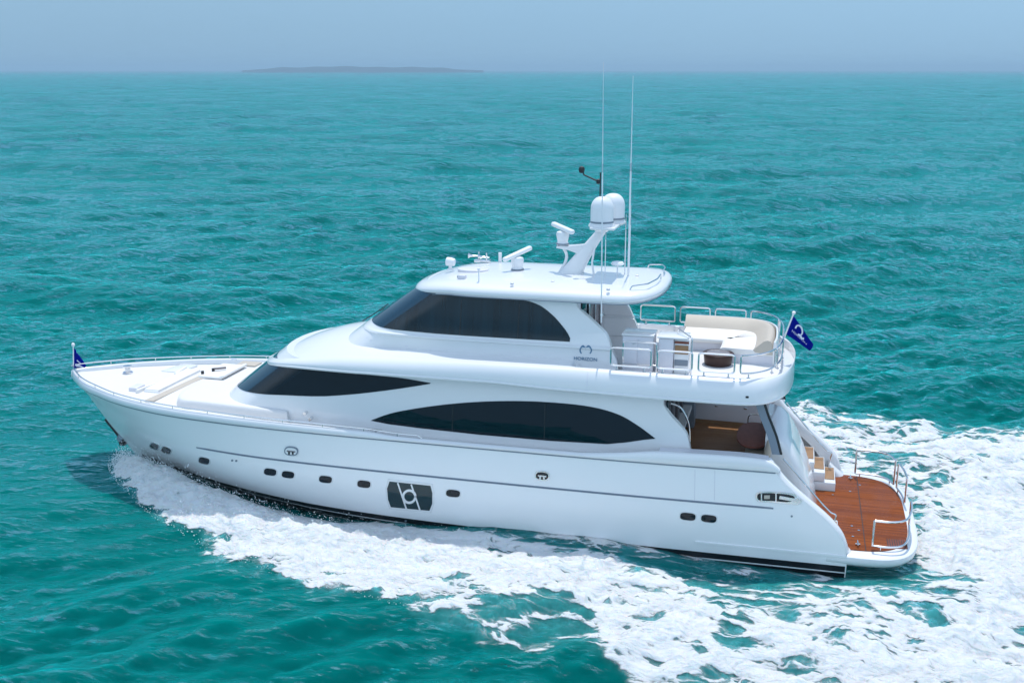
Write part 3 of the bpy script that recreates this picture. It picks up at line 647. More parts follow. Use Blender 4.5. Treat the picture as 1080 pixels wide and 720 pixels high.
# ---- saloon (main deck house)
HW = pchip([-20, -17.5, -16.2, -14, -12, -9, -4], [2.22, 2.30, 2.42, 2.62, 2.74, 2.78, 2.78])
HXA = -4.95
def house_ring(z, off=0.):
    xf = -19.14 + (z - 2.71) / .77 - off; tum = .10 * max(0, z - 2.9) ** 1.2
    P = nose_plan(xf, lambda x: float(HW(x)) - tum + off, 1.75, HXA)
    return np.concatenate([P, np.full((len(P), 1), z)], 1)
zs = np.linspace(2.60, 4.55, 26); hr = [house_ring(z) for z in zs]
hb = MB(); hb.grid(np.array(hr)); n_ = len(hr[0])
for i in range(len(hr) - 1): hb.f.append((i * n_, (i + 1) * n_, (i + 1) * n_ + n_ - 1, i * n_ + n_ - 1))
hb.f.append(tuple(range((len(hr) - 1) * n_, len(hr) * n_))); hb.f.append(tuple(range(n_))[::-1])
house = hb.make('saloon_house', 'gel', Y, 30); house_bvh = bvh_of(hb)
# wraparound forward glass: three panes across the nose and a tapering side light on each side
ref = house_ring(3.6); nr = len(ref)
gl_lo = pchip([-19.5, -18.6, -18.0, -17.6, -16.2, -14.9, -14.1, -13.0, -11.92], [2.90, 2.95, 3.14, 3.27, 3.42, 3.52, 3.66, 3.92, 4.21])
gl_hi = pchip([-19.5, -17, -13.2, -11.92], [4.30, 4.30, 4.30, 4.222])
def side_glass(i0, i1, off):
    rings = []
    for i in range(i0, i1 + 1):
        x = ref[i, 0]
        lo = float(gl_lo(x)); hi = float(gl_hi(x))
        col_ = []
        for k_ in range(9):
            z = lo + (hi - lo) * k_ / 8; q = house_ring(z)[i]; nrm = np.array([q[0] - house_ring(z)[max(i - 1, 0)][0], 0]); col_.append(q)
        rings.append(col_)
    A = np.array(rings); B = A.copy()
    # outward offset from the neighbouring columns
    tx = np.gradient(A[:, :, 0], axis=0); ty = np.gradient(A[:, :, 1], axis=0); l = np.hypot(tx, ty) + 1e-9; nx, ny = ty / l, -tx / l
    sg = np.where((nx * 0 + ny) * A[:, :, 1] + nx * (A[:, :, 0] + 14) < 0, -1, 1); nx *= sg; ny *= sg
    B[:, :, 0] += nx * off; B[:, :, 1] += ny * off; Cc = A.copy(); Cc[:, :, 0] -= nx * .02; Cc[:, :, 1] -= ny * .02
    return [list(b) + list(c[::-1]) for b, c in zip(B, Cc)]
iP = [i for i in range(nr) if ref[i, 1] <= 0 and ref[i, 0] < -11.92]; i_tip = iP[0]; i_mid = nr // 2
i_corner = next(i for i in range(nr) if ref[i, 1] <= 0 and ref[i, 0] < -17.12)
i_third = next(i for i in range(i_corner, nr) if abs(ref[i, 1]) < .68)
mir = lambda i: nr - 1 - i
win = MB().loft(side_glass(i_tip, i_corner, .012)).make('side_window', 'glass', house)
win = MB().loft(side_glass(mir(i_corner), mir(i_tip), .012)).make('side_window', 'glass', house)
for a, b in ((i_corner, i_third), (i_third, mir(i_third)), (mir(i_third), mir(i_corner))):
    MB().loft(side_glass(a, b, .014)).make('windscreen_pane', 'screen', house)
# the long arched side light
wpx = spline([(391, 443.2), (417.5, 434.4), (467.5, 426.6), (517.5, 423), (567.5, 423.3), (617.5, 427.8), (650, 436), (672, 448), (691.3, 462.3)], 6) + [np.array(p, float) for p in ((680, 463.4), (660, 466.3), (640, 468.0), (580, 464.5), (505, 458), (442.5, 451.2), (410, 447.0))]
sp = decal('saloon_window', [tuple(p) for p in wpx], house_bvh, 'glass', house, .012, .03, 6)
for u, v0, v1 in ((478, 427.2, 455.0), (575, 425.5, 463.2)): decal('mullion', bar_px((u, v0), (u - 1, v1), 1.0), house_bvh, 'mullion', house, .0165, .02, 3)
ms = sp.copy(); ms.data = sp.data.copy(); ms.data.transform(Matrix.Diagonal((1, -1, 1, 1))); ms.data.flip_normals(); COL.objects.link(ms); ms.parent = house
# ---- aft end of the saloon: side wings, glass doors
wing = [(-4.96, 2.72), (-4.96, 4.5), (-4.93, 4.5), (-4.93, 4.16), (-4.74, 3.86), (-4.5, 3.62), (-4.27, 3.33), (-4.22, 3.1), (-4.12, 2.72)]
for s_ in (-1, 1):
    we = pchip([2.6, 3.1, 3.33, 3.62, 3.86, 4.16, 4.5, 4.6], [-4.10, -4.20, -4.27, -4.5, -4.74, -4.93, -4.94, -4.94]); rg = []
    for z in np.linspace(2.62, 4.52, 40):
        o = 2.78 - .10 * max(0, z - 2.9) ** 1.2; e = float(we(z)); rg.append([(HXA, s_ * (o - .22), z), (HXA, s_ * (o - .1), z), (HXA, s_ * o, z), (e - .03, s_ * o, z), (e - .005, s_ * (o - .015), z), (e, s_ * (o - .04), z), (e, s_ * (o - .22), z)])
    MB().loft(rg).make('saloon_wing', 'gel', Y)
MB().box((-4.93, 0, 3.2), (.08, 5.0, 2.55), .01).make('saloon_bulkhead', 'grey', Y)
for y in (-1.9, -.65, .65, 1.9):
    d = MB().box((-4.86, y, 3.08), (.05, 1.16, 2.1), .01).make('saloon_door', 'glass', Y)
    MB().box((-4.82, y + .58, 3.08), (.05, .07, 2.12), .01).make('door_stile', 'grey', d)
MB().tube(spline([(-4.78, -2.4, 4.1), (-4.5, -2.3, 3.95), (-4.3, -2.2, 3.5), (-4.25, -2.2, 3.0)], 5), .025).make('hand_rail', 'steel', Y)
MB().box((-4.72, 2.35, 3.2), (.42, .5, 2.5), .03).make('cockpit_pillar', 'trim', Y)
# ---- cockpit
SOLE = 1.92
ck = []
for x in np.linspace(-5, -1.75, 16):
    b = float(beam(x, 2.4)) - .45; ck.append([(x, -b, SOLE), (x, b, SOLE), (x, b, SOLE - .06), (x, -b, SOLE - .06)])
MB().loft(ck).make('cockpit_sole', 'teak_dry', Y)
for s_ in (-1, 1):
    q = []
    for x in np.linspace(-4.95, -2.15, 20):
        b = float(beam(x, 2.72)); h = float(cap_h(x)) - .02
        q.append([(x, s_ * (b - .03), h), (x, s_ * (b - .42), h), (x, s_ * (b - .46), h - .04), (x, s_ * (b - .46), SOLE - .03), (x, s_ * (b - .40), SOLE - .03), (x, s_ * (b - .37), h - .1), (x, s_ * (b - .03), h - .1)])
    cm = MB().loft(q).make('cockpit_coaming', 'lav', Y)
    MB().loft([[(x, s_ * (float(beam(x, 2.72)) - .47), SOLE + .002 + a), (x, s_ * (float(beam(x, 2.72)) - .50), SOLE + .002 + a2), (x, s_ * (float(beam(x, 2.72)) - .50), SOLE + .12)] for x, a, a2 in [(t, 0, 0) for t in np.linspace(-4.6, -2.6, 8)]]).make('toe_trim', 'tread', cm)
    for x in (-3.9, -3.0): MB().box((x, s_ * (float(beam(x, 2.72)) - .47), 2.5), (.10, .03, .05), .01).make('locker_latch', 'steel', cm)
for s_ in (-1, 1): MB().box((-1.2, s_ * 1.95, .45), (1.5, 1.7, .32), .02).make('transom_base', 'gel', Y)
# transom block, settee
tb = []
for z, xa, hw_ in ((.58, -.76, 1.36), (1.0, -.84, 1.40), (1.6, -1.0, 1.42), (2.2, -1.24, 1.50), (2.7, -1.50, 1.56), (2.95, -1.70, 1.58), (3.05, -1.82, 1.55), (3.11, -1.98, 1.48)):
    xf = -2.28; P = []
    for k_ in range(33):
        a = -math.pi / 2 + math.pi * k_ / 32; c, s = math.cos(a), math.sin(a)
        P.append((xf + (xa - xf) * abs(c) ** .36, hw_ * abs(s) ** .36 * (1 if s > 0 else -1), z))
    tb.append(P)
MB().loft(tb).make('transom_block', 'gel', Y, 60)
ST = empty('cockpit_settee', (-2.55, 0, SOLE), 'cream settee built across the aft end of the shaded cockpit', 'settee')
MB().box((.06, 0, .21), (.62, 3.5, .42), .05).make('base', 'gel', ST)
MB().box((.04, 0, .47), (.62, 3.4, .13), .05, seg=3).make('seat_cushion', 'cream', ST)
MB().box((.36, 0, .80), (.17, 3.4, .62), .07, Matrix.Rotation(R(10), 3, 'Y'), 3).make('backrest', 'cream', ST)
# quarter wings sloping to the platform, steps between wing and transom block
for s_ in (-1, 1):
    q = []
    for z in np.linspace(.62, 2.98, 26):
        xe = float(x_stern(z)) + .0; b = float(beam(xe - .05, z)) if z < 2.72 else float(beam(xe - .05, 2.72))
        q.append((xe, b, z))
    rr_ = []
    for x, b, z in q:
        ins = .36
        rr_.append([(x - .45, s_ * (b - .02), z), (x - .10, s_ * (b - .015), z + .005), (x + .03, s_ * (b - .06), z + .015), (x + .07, s_ * (b - .18), z + .03), (x + .07, s_ * (b - .26), z + .03), (x + .02, s_ * (b - .33), z + .01), (x - .10, s_ * (b - .36), z), (x - .45, s_ * (b - .36), z)])
    MB().loft(rr_).make('quarter_wing', 'gel', Y, 60)
    # foot of the wing flares out to the platform
    MB().loft([[(-.38 + .55 * t, s_ * (2.98 + .06 * c * (1 - t)), .60 + .46 * (1 - t) ** 1.6 * abs(sn) ** .7) if False else (-.40 + .50 * (1 - t) * abs(sn) ** .5 - .02, s_ * (2.80 + .30 * c), .60 + .45 * t) for c, sn in [(math.cos(2 * math.pi * k_ / 20), math.sin(2 * math.pi * k_ / 20)) for k_ in range(20)]] for t in (0, .25, .5, .75, 1)]).make('wing_foot', 'gel', Y, 60)
    gr = [(-1.78, s_ * 2.52, 2.86), (-1.45, s_ * 2.50, 2.50), (-.72, s_ * 2.46, 1.68), (-.48, s_ * 2.46, 1.45), (-.34, s_ * 2.46, 1.42), (-.42, s_ * 2.46, 1.06)]
    MB().tube(fillet(gr, .12), .022).make('stair_handrail', 'steel', Y)
    for i, (x, z) in enumerate(((-.30, .88), (-.62, 1.18), (-.94, 1.48))):
        if s_ < 0: z = .62 + (z - .62) * .55
        stp = MB().box((x - .26, s_ * (1.98 if s_ > 0 else 1.68), z - .15), (.66, 1.40 if s_ > 0 else .95, .29), .03).make('stair_step', 'gel', Y)
        MB().box((x - .13, s_ * (2.05 if s_ > 0 else 1.72), z + .005), (.34, 1.0 if s_ > 0 else .7, .03), .012).make('tread', 'tread', stp)
# ---- swim platform
def plat(hw_, xa, p, n=60, x0=-.55):
    P = []
    for k_ in range(n + 1):
        a = -math.pi / 2 + math.pi * k_ / n; c, s = math.cos(a), math.sin(a)
        P.append((x0 + .6 + (xa - x0 - .6) * abs(c) ** (2 / p), hw_ * abs(s) ** (2 / p) * (1 if s > 0 else -1)))
    return [(x0, -hw_)] + P + [(x0, hw_)]
pr_ = [[(x, y, z) for x, y in plat(h, xa, 3.6)] for h, xa, z in ((2.86, 1.55, .24), (3.04, 1.78, .30), (3.12, 1.86, .38), (3.14, 1.88, .46), (3.12, 1.865, .55), (3.06, 1.81, .595), (2.98, 1.74, .605))]
platform = MB().loft(pr_).make('swim_platform', 'gel', Y, 40)
MB().loft([[(x, y, z) for x, y in plat(h, xa, 3.6, x0=-.9)] for h, xa, z in ((2.78, 1.62, .598), (2.78, 1.62, .618))]).make('teak_deck', 'teak', platform)
MB().box((.44, 0, .621), (.022, 5.5, .006), 0).make('hinge_seam', 'rubber', platform)
MB().prism([(1.0, -1.9), (1.52, -1.75), (1.5, -2.35), (1.0, -2.4)], .6185, .622).make('grating', 'wood', platform)
for k_ in range(9): MB().box((1.02 + .06 * k_, -2.06, .626), (.018, .5, .008), .003).make('grating_slot', 'rubber', platform)
for y in (-2.45, 2.45):
    cl = MB().box((.21, y, .645), (.05, .04, .06), .01).box((.29, y, .645), (.05, .04, .06), .01).tube([(.25, y - .16, .68), (.25, y, .69), (.25, y + .16, .68)], .02).make('cleat', 'steel', Y)
for x, y in ((.15, -1.9), (.15, -1.2), (.32, -1.45), (.2, 1.4), (-.3, 1.0), (.5, 2.0)):
    MB().lathe([(.03, 0), (.035, .008), (.0, .01)], (x, y, .618), 12).make('deck_stud', 'steel', platform)
def plat_rail(path, posts, zt=1.50, zb=.74):
    o = MB().tube(fillet([(path[0][0], path[0][1], zb)] + [(path[0][0], path[0][1], zt)], .1), .001).v
    mb = MB(); p3 = [(x, y) for x, y in spline(path, 6)]
    loop = [(x, y, zt) for x, y in p3] + [(x, y, zb) for x, y in p3[::-1]]
    a, b = loop[:len(p3)], loop[len(p3):]
    mb.tube(fillet([b[-1], a[0], a[1]], .12)[:-1] + a[1:-1] + fillet([a[-2], a[-1], b[0], b[1]], .12)[1:-1] + b[1:-1] + fillet([b[-2], b[-1], a[0]], .12)[1:], .029, 8)
    for i in posts: x, y = p3[i]; mb.tube([(x, y, .6), (x, y, zb)], .018, 6)
    return mb.make('platform_rail', 'steel', Y)
plat_rail([(.38, 2.66), (.9, 2.64), (1.28, 2.44), (1.46, 2.0)], (2, 14))
plat_rail([(1.52, 1.75), (1.62, 1.2), (1.66, .6)], (2, 10))
plat_rail([(.60, -2.62), (1.05, -2.60), (1.40, -2.35), (1.58, -1.7), (1.64, -1.0)], (3, 20), 1.42, .72)
# ---- fly deck overhang: the big wraparound moulding
FX = -17.56; FA = -1.63
def fw(x):
    f = pchip([-17.56, -17.2, -16.7, -16.2, -15.4, -14.6, -13.4, -12.2, -10, -4], [0, 1.18, 1.78, 2.14, 2.5, 2.74, 2.96, 3.06, 3.10, 3.10])
    w = np.where(x < -17.2, 1.18 * np.sqrt(np.clip((x - FX) / (.36), 0, 1)), f(x))
    t = np.clip((x - (-3.35)) / (FA + 3.35), 0, 1); return np.maximum(w * (1 - t ** 3.2) ** (1 / 2.4), .01)
lipz = pchip([-17.6, -17.2, -16.7, -16, -15, -14, -12.4, -9.8, -7.9, -4, -2.4, -1.6], [3.90, 4.00, 4.12, 4.24, 4.34, 4.40, 4.46, 4.48, 4.42, 4.38, 4.39, 4.42])
ridz = pchip([-17.6, -17.3, -16.7, -15.95, -15, -14, -12, -9.8, -6, -1.6], [3.96, 4.10, 4.30, 4.50, 4.68, 4.82, 4.94, 5.0, 5.02, 5.02])
cenz = pchip([-17.6, -17.3, -16.7, -15.9, -15.1, -14.5, -13, -8, -7.4, -7.2, -1.6], [3.97, 4.14, 4.47, 4.80, 5.00, 5.07, 5.09, 5.06, 4.99, 4.77, 4.77])
def fly_sec(x):
    w = float(fw(np.array(x))); k_ = min(1, w / 1.3); zl, zr, zc = float(lipz(x)), float(ridz(x)), float(cenz(x)); h = zr - zl; g = 1 - float(sstep(-15.5, -13, np.array(x)))
    half = [(max(w - .5 * k_, 0), zl + .06), (w - .07 * k_, zl + .005), (w - .02 * k_, zl), (w + .012 * k_, zl + .025), (w + .015 * k_, zl + .06), (w - .012 * k_, zl + .085)]
    am = math.pi / 2 - .42 * (1 - float(sstep(-13.5, -9, np.array(x))))
    for t in np.linspace(0, 1, 11):
        a = t * am; half.append((w - .012 * k_ - .30 * k_ * (1 - math.cos(a)) / (1 - math.cos(am)), zl + .09 + (h - .09) * math.sin(a) / math.sin(am)))
    e = w - .312 * k_
    aft = float(sstep(-7.6, -7.0, np.array(x)))
    if aft < .5:
        for t in (.985, .95, .9, .8, .65, .5, .35, .18, 0): half.append((e * t, zr + (zc - zr) * (1 - t ** 2)))
    else:
        e -= .05; half += [(e, zr - .004), (e - .06, zr - .02)]
        for t in (.945, .93, .75, .5, .35, .18, 0): half.append((e * t, zc + (.02 if t > .94 else 0)))
    half = [(max(a, 0), b) for a, b in half]
    return [(x, y, z) for y, z in half] + [(x, -y, z) for y, z in half[::-1][1:]]
xs = np.concatenate([FX + .36 * np.linspace(0.001, 1, 22) ** 2, np.linspace(-17.1, -3.4, 110), -3.35 + (FA + 3.35) * np.sin(np.linspace(.02, .9999, 40) * math.pi / 2)])
fb = MB().loft([fly_sec(x) for x in xs]); fly = fb.make('flybridge_deck', 'gel', Y, 42); fly_bvh = bvh_of(fb)
ro = [fly_sec(x) for x in np.linspace(-7.2, -2.0, 30)]
MB().loft([[(x, -max(float(fw(np.array(x))) - .56, .05), 4.777), (x, max(float(fw(np.array(x))) - .56, .05), 4.777), (x, max(float(fw(np.array(x))) - .56, .05), 4.795), (x, -max(float(fw(np.array(x))) - .56, .05), 4.795)] for x in np.linspace(-7.15, -1.95, 40)]).make('flybridge_sole', 'deck', fly)
decal('deck_light', ellip_px(788, 418.6, 3.4, 2.2), fly_bvh, 'rubber', Y, .01, .03, 2)
decal('moulding_joint', bar_px((620, 392), (619, 409), .6), fly_bvh, 'lav', fly, .004, .02, 3)
# pillars under the overhang
for s_ in (-1, 1):
    pts = spline([(-2.52, s_ * 2.42, 4.42), (-2.34, s_ * 2.44, 3.95), (-2.12, s_ * 2.48, 3.45), (-1.97, s_ * 2.52, 2.98)], 6)
    MB().loft([[(p[0] - .10, p[1] - .07, p[2]), (p[0] + .10, p[1] - .07, p[2]), (p[0] + .10, p[1] + .07, p[2]), (p[0] - .10, p[1] + .07, p[2])] for p in pts]).make('overhang_pillar', 'trim', Y)
    MB().loft([[(p[0] + .10, p[1] - .05, p[2]), (p[0] + .16, p[1] - .05, p[2]), (p[0] + .16, p[1] + .05, p[2]), (p[0] + .10, p[1] + .05, p[2])] for p in pts]).make('pillar_edge', 'rubber', Y)
# ---- pilothouse
PXA = -7.45
pw = pchip([4.6, 5.34, 5.37, 5.42, 5.455, 5.49, 6.0, 6.8], [2.10, 2.085, 2.135, 2.14, 2.085, 2.065, 1.98, 1.84])
def ph_ring(z):
    xf = -14.55 + (z - 5.1) / .72 if z > 4.9 else -14.83 - (4.9 - z) * 2.2
    sh_ = 1.0
    P = nose_plan(xf, lambda x: float(pw(z)) * (1 - .07 * max(0, (-x - 11.5) / 2.5)), 1.5 * sh_, PXA, p=2.4, q=2.6, na=64)
    return np.concatenate([P, np.full((len(P), 1), z)], 1)
zs = np.concatenate([np.linspace(4.6, 5.30, 9), np.linspace(5.33, 5.50, 13), np.linspace(5.54, 6.8, 18)]); hr = [ph_ring(z) for z in zs]
pb_ = MB(); pb_.grid(np.array(hr)); n_ = len(hr[0])
for i in range(len(hr) - 1): pb_.f.append((i * n_, (i + 1) * n_, (i + 1) * n_ + n_ - 1, i * n_ + n_ - 1))
pb_.f.append(tuple(range((len(hr) - 1) * n_, len(hr) * n_))); pb_.f.append(tuple(range(n_))[::-1])
ph = pb_.make('pilothouse', 'gel', Y, 28); ph_bvh = bvh_of(pb_)
ref = ph_ring(6.0)
g_lo = pchip([-14.5, -13.6, -13.2, -12.4, -10, -7.6], [5.53, 5.545, 5.56, 5.54, 5.51, 5.525])
g_hi = pchip([-13, -11.5, -10.07, -9.26, -8.72, -8.18, -7.78, -7.65, -7.58, -7.555], [6.62, 6.62, 6.60, 6.57, 6.47, 6.22, 5.89, 5.73, 5.60, 5.54])
def ph_cols(i0, i1, hi, off, lo=None):
    A = []
    for i in range(i0, i1 + 1):
        x = ref[i, 0]; l = float(g_lo(x)) if lo is None else lo(x); h = hi(x)
        A.append([ph_ring(l + (h - l) * k_ / 8)[i] for k_ in range(9)])
    A = np.array(A); B = A.copy(); Cc = A.copy()
    tx = np.gradient(A[:, :, 0], axis=0); ty = np.gradient(A[:, :, 1], axis=0); l = np.hypot(tx, ty) + 1e-9; nx, ny = ty / l, -tx / l
    sg = np.where(ny * A[:, :, 1] + nx * (A[:, :, 0] + 10) < 0, -1, 1); nx, ny = nx * sg, ny * sg
    B[:, :, 0] += nx * off; B[:, :, 1] += ny * off; Cc[:, :, 0] -= nx * .02; Cc[:, :, 1] -= ny * .02
    return [list(b) + list(c[::-1]) for b, c in zip(B, Cc)]
nr = len(ref); mir = lambda i: nr - 1 - i
ic = next(i for i in range(nr) if ref[i, 1] <= 0 and ref[i, 0] < -12.45); it = next(i for i in range(ic, nr) if abs(ref[i, 1]) < .55)
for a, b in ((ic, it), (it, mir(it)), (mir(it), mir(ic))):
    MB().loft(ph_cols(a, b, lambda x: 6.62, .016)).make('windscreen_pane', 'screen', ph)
ia = next(i for i in range(nr) if ref[i, 0] < -7.555)
MB().loft(ph_cols(ia, ic, lambda x: float(g_hi(x)), .013)).make('side_window', 'streak_glass', ph)
for u, v0, v1 in ((487, 316, 353.5), (548, 320.5, 357)): decal('mullion', bar_px((u, v0), (u - 2, v1), 1.0), ph_bvh, 'mullion', ph, .0165, .02, 3)
MB().loft(ph_cols(mir(ic), mir(ia), lambda x: float(g_hi(x)), .013)).make('side_window', 'glass', ph)
for u in (0,):
    decal('panel_groove', [(387, 355.6), (392, 358.6), (430, 364.6), (430, 365.4), (391, 359.6), (386.4, 356.2)], ph_bvh, 'lav', ph, .004, .02, 3)
# wipers and horn at the windscreen foot
for y in (-.9, .5):
    wq = MB().tube([(-14.15, y, 5.46), (-13.75, y + .12, 5.72), (-13.4, y + .2, 5.98)], .014, 6).make('wiper', 'rubber', Y)
# aft wings of the pilothouse with the builder's mark
wings = []
for s_ in (-1, 1):
    we = pchip([4.6, 4.98, 5.36, 5.74, 6.15, 6.5, 6.72, 6.8], [-6.24, -6.28, -6.44, -6.6, -7.05, -7.43, -7.44, -7.44]); rg = []
    for z in zs:
        o = float(pw(z)); e = float(we(z)); rg.append([(PXA, s_ * (o - .22), z), (PXA, s_ * (o - .1), z), (PXA, s_ * o, z), (e - .03, s_ * o, z), (e - .005, s_ * (o - .015), z), (e, s_ * (o - .05), z), (e, s_ * (o - .22), z)])
    wings.append(MB().loft(rg).make('pilothouse_wing', 'gel', Y))
# emblem: open ring with a gull-wing crest, lettering below
wb = MB()
for z in zs: pass
wb.loft([[(PXA - 1.2, -float(pw(z)), z), (-6.2, -float(pw(z)), z), (-6.2, -1.5, z), (PXA - 1.2, -1.5, z)] for z in zs]); wing_bvh = bvh_of(wb)
em = ring_on('emblem', 617.8, 369.2, 6.6, 5.3, wing_bvh, 'logo', Y, .012, .86, R(-62), R(62) if False else R(42))
ring_on('emblem_arc', 617.8, 369.2, 6.6, 5.3, wing_bvh, 'logo', em, .012, .86, R(138), R(242))
decal('crest', [(613.4, 367.0), (615.2, 363.9), (617.8, 366.2), (620.4, 363.9), (622.4, 367.0), (620.6, 366.0), (617.8, 368.6), (615.0, 366.0)], wing_bvh, 'logo', em, .012, .02, 3)
pt = aty(617.5, 378.6, -2.10)
text_mesh('lettering', 'HORIZON', .135, 'logo', Y, Matrix.Translation((pt[0], -float(pw(pt[2])) - .012, pt[2])) @ Matrix.Rotation(R(90), 4, 'X'), .008, 1.05)
# aft bulkhead with dark sliding doors
MB().box((-7.42, 0, 5.75), (.08, 3.7, 2.0), .01).make('aft_bulkhead', 'lav', Y)
for y, m_ in ((-1.3, 'glass'), (-.35, 'grey'), (.6, 'grey')):
    d = MB().box((-7.36, y, 5.80), (.05, .92, 1.6), .01).make('sliding_door', m_, Y)
    MB().box((-7.31, y + .42, 5.80), (.05, .06, 1.6), .01).make('door_stile', 'steel', d)
# ---- hardtop
def ht_plan(grow=0.):
    P = nose_plan(-12.62 - grow, lambda x: 2.16 + grow, 2.6, -6.3, p=2.2, q=2.3, na=16); n1 = len(P) // 2
    a = []
    for k_ in range(1, 24):
        t = math.pi / 2 * k_ / 24; a.append((-6.3 + (1.12 + grow) * math.sin(t) ** (2 / 2.6), (2.16 + grow) * math.cos(t) ** (2 / 2.6)))
    st = np.array(a); pt_ = st.copy()[::-1]; pt_[:, 1] *= -1
    return np.concatenate([pt_, P, st])
dip = lambda x: -.26 * np.clip((-11.0 - x) / 1.6, 0, 1) ** 1.5 + .12 * np.clip((x + 6.6) / 1.4, 0, 1) ** 2
hr = []
for g, z, cr in ((-.9, 6.64, 0), (-.16, 6.63, 0), (-.05, 6.625, 0), (-.02, 6.645, 0), (-.03, 6.665, 0), (.0, 6.69, 0), (.012, 6.73, 0), (-.01, 6.80, 0), (-.07, 6.87, 0), (-.18, 6.925, 0), (-.36, 6.965, 0), (-.8, 7.02, 0), (-1.3, 7.05, 0), (-1.8, 7.06, 0)):
    P = ht_plan(0); c = np.array([-8.8, 0])
    if g > -.3: Q = ht_plan(g) if g > -.25 else ht_plan(g)
    else: Q = c + (P - c) * (1 + g / 2.16) ** np.array([.9, 1.0])
    hr.append([(x, y, z + float(dip(x))) for x, y in Q])
ht = MB().loft(hr).make('hardtop', 'gel', Y, 50)
MB().loft([[(x, y, z + float(dip(x))) for x, y in ht_plan(g)] for g, z in ((-.035, 6.634), (.004, 6.634), (.004, 6.652), (-.035, 6.652))] , cap=False).make('hardtop_gasket', 'trim', ht)
HT = lambda x: 7.03 + float(dip(x))
for s_ in (-1, 1):
    MB().tube(fillet([(-6.05, s_ * 1.72, 6.93), (-6.02, s_ * 1.72, 7.08), (-5.60, s_ * 1.55, 7.13), (-5.42, s_ * .9, 7.16), (-5.40, s_ * .35, 7.20), (-5.40, s_ * .35, 7.04)], .12), .02).make('hardtop_grab_rail', 'steel', Y)
# ---- mast, radomes, scanners
mst = []
for t in np.linspace(0, 1, 14):
    xc = -8.04 + .98 * t ** 1.1; z = 7.0 + 1.42 * t; ln = .62 - .34 * t + .12 * (1 - t) ** 4; wd = .34 - .12 * t + .2 * (1 - t) ** 4
    mst.append([(xc + ln / 2 * math.copysign(abs(math.cos(a)) ** .7, math.cos(a)), wd / 2 * math.copysign(abs(math.sin(a)) ** .7, math.sin(a)), z) for a in [2 * math.pi * k_ / 20 for k_ in range(20)]])
mast = MB().loft(mst).make('mast', 'gel', Y, 50)
arm = MB().loft([[(x, y, z) for y, z in ((-w, zt - h), (w, zt - h), (w, zt), (-w, zt))] for x, zt, h, w in ((-7.6, 7.90, .42, .12), (-7.85, 7.86, .22, .13), (-8.1, 7.83, .10, .17), (-8.42, 7.83, .06, .19))])
arm.tube(spline([(-8.28, 0, 7.80), (-8.16, 0, 7.55), (-8.22, 0, 7.28), (-8.36, 0, 7.05)], 5), .045)
arm.tube([(-7.32, -.1, 7.9), (-7.38, -.2, 7.4), (-7.30, -.25, 7.0)], .03); arm.make('mast_bracket', 'gel', mast)
MB().box((-7.0, 0, 8.46), (.70, 1.7, .07), .03).make('dome_platform', 'gel', mast)
for y, r_ in ((-.42, .32), (.44, .34)):
    zz = 8.50; xx = -7.08 + (.16 if y > 0 else 0)
    dm = MB().lathe([(.30, 0), (.33, .05), (r_, .09), (r_, .16)] + [(r_ * math.cos(a) ** .8, .16 + .34 + (.40) * math.sin(a) if False else .45 + .36 * math.sin(a)) for a in np.linspace(0, math.pi / 2, 12)], (xx, y, zz), 28).make('satellite_dome', 'antenna', Y)
    MB().lathe([(r_ + .004, .085), (r_ + .012, .095), (r_ + .012, .125), (r_ + .004, .135)], (xx, y, zz), 28).make('dome_band', 'trim', dm)
    MB().lathe([(.18, -.16), (.24, -.10), (.36, -.05), (.38, 0), (.36, .05)], (xx, y, zz), 24).make('dome_base', 'gel', dm)
def scanner(c, length, rz, tilt=0):
    c = Vector(c); p = MB().lathe([(.17, 0), (.18, .04), (.15, .10), (.17, .2), (.19, .30), (.17, .38), (.08, .42)], c, 20).make('radar_pedestal', 'antenna', Y)
    q = Matrix.Rotation(rz, 3, 'Z') @ Matrix.Rotation(tilt, 3, 'Y')
    MB().box(c + Vector((0, 0, .49)), (length, .17, .13), .055, q, 3).make('scanner_bar', 'antenna', p)
    MB().lathe([(.185, .02), (.19, .03), (.19, .05), (.185, .06)], c, 20).make('pedestal_band', 'trim', p)
scanner((-8.28, 0, 7.84), 1.0, R(-42), R(8)); scanner((-9.62, 0, 7.04), 1.05, R(52), R(-15))
# ---- small gear on the hardtop
sl = MB().lathe([(.10, 0), (.09, .03), (.05, .05), (.05, .16)], (*aty(475, 287, -.1)[:2], 6.98), 16).make('searchlight', 'antenna', Y)
c = aty(475, 280, -.1); MB().lathe([(.02, -.14), (.11, -.13), (.13, -.02), (.13, .10), (.11, .12), (.02, .12)], (c[0], c[1], 7.22), 18, Vector((-1, 0, .1)).normalized()).make('lamp_head', 'antenna', sl)
h0 = aty(509, 280, 1.3); hn = MB().box((h0[0], 1.3, 7.04), (.5, .2, .08), .02)
for dx, l in ((-.14, .42), (.14, .34)): hn.lathe([(.025, 0), (.03, l * .6), (.045, l * .85), (.09, l)], (h0[0] + dx + .1, 1.3 - dx * .5, 7.16), 12, Vector((-1, -.1, .05)).normalized()); hn.tube([(h0[0] + dx, 1.3 - dx * .5, 7.05), (h0[0] + dx, 1.3 - dx * .5, 7.3)], .03)
hn.make('air_horns', 'steel', Y)
c = atz(499, 284.5, 7.05); MB().prism([(c[0] + .46 * math.cos(a), c[1] + .34 * math.sin(a)) for a in [2 * math.pi * k_ / 28 for k_ in range(28)]], 7.0, 7.085, 'z', .015).make('roof_hatch', 'lav', Y)
c = atz(487.5, 294, 6.98); bx = MB().box((c[0], c[1], 7.03), (.22, .2, .13), .03).make('camera_box', 'lav', Y); MB().box((c[0] - .12, c[1], 7.04), (.03, .12, .07), .01).make('lens', 'trim', bx)
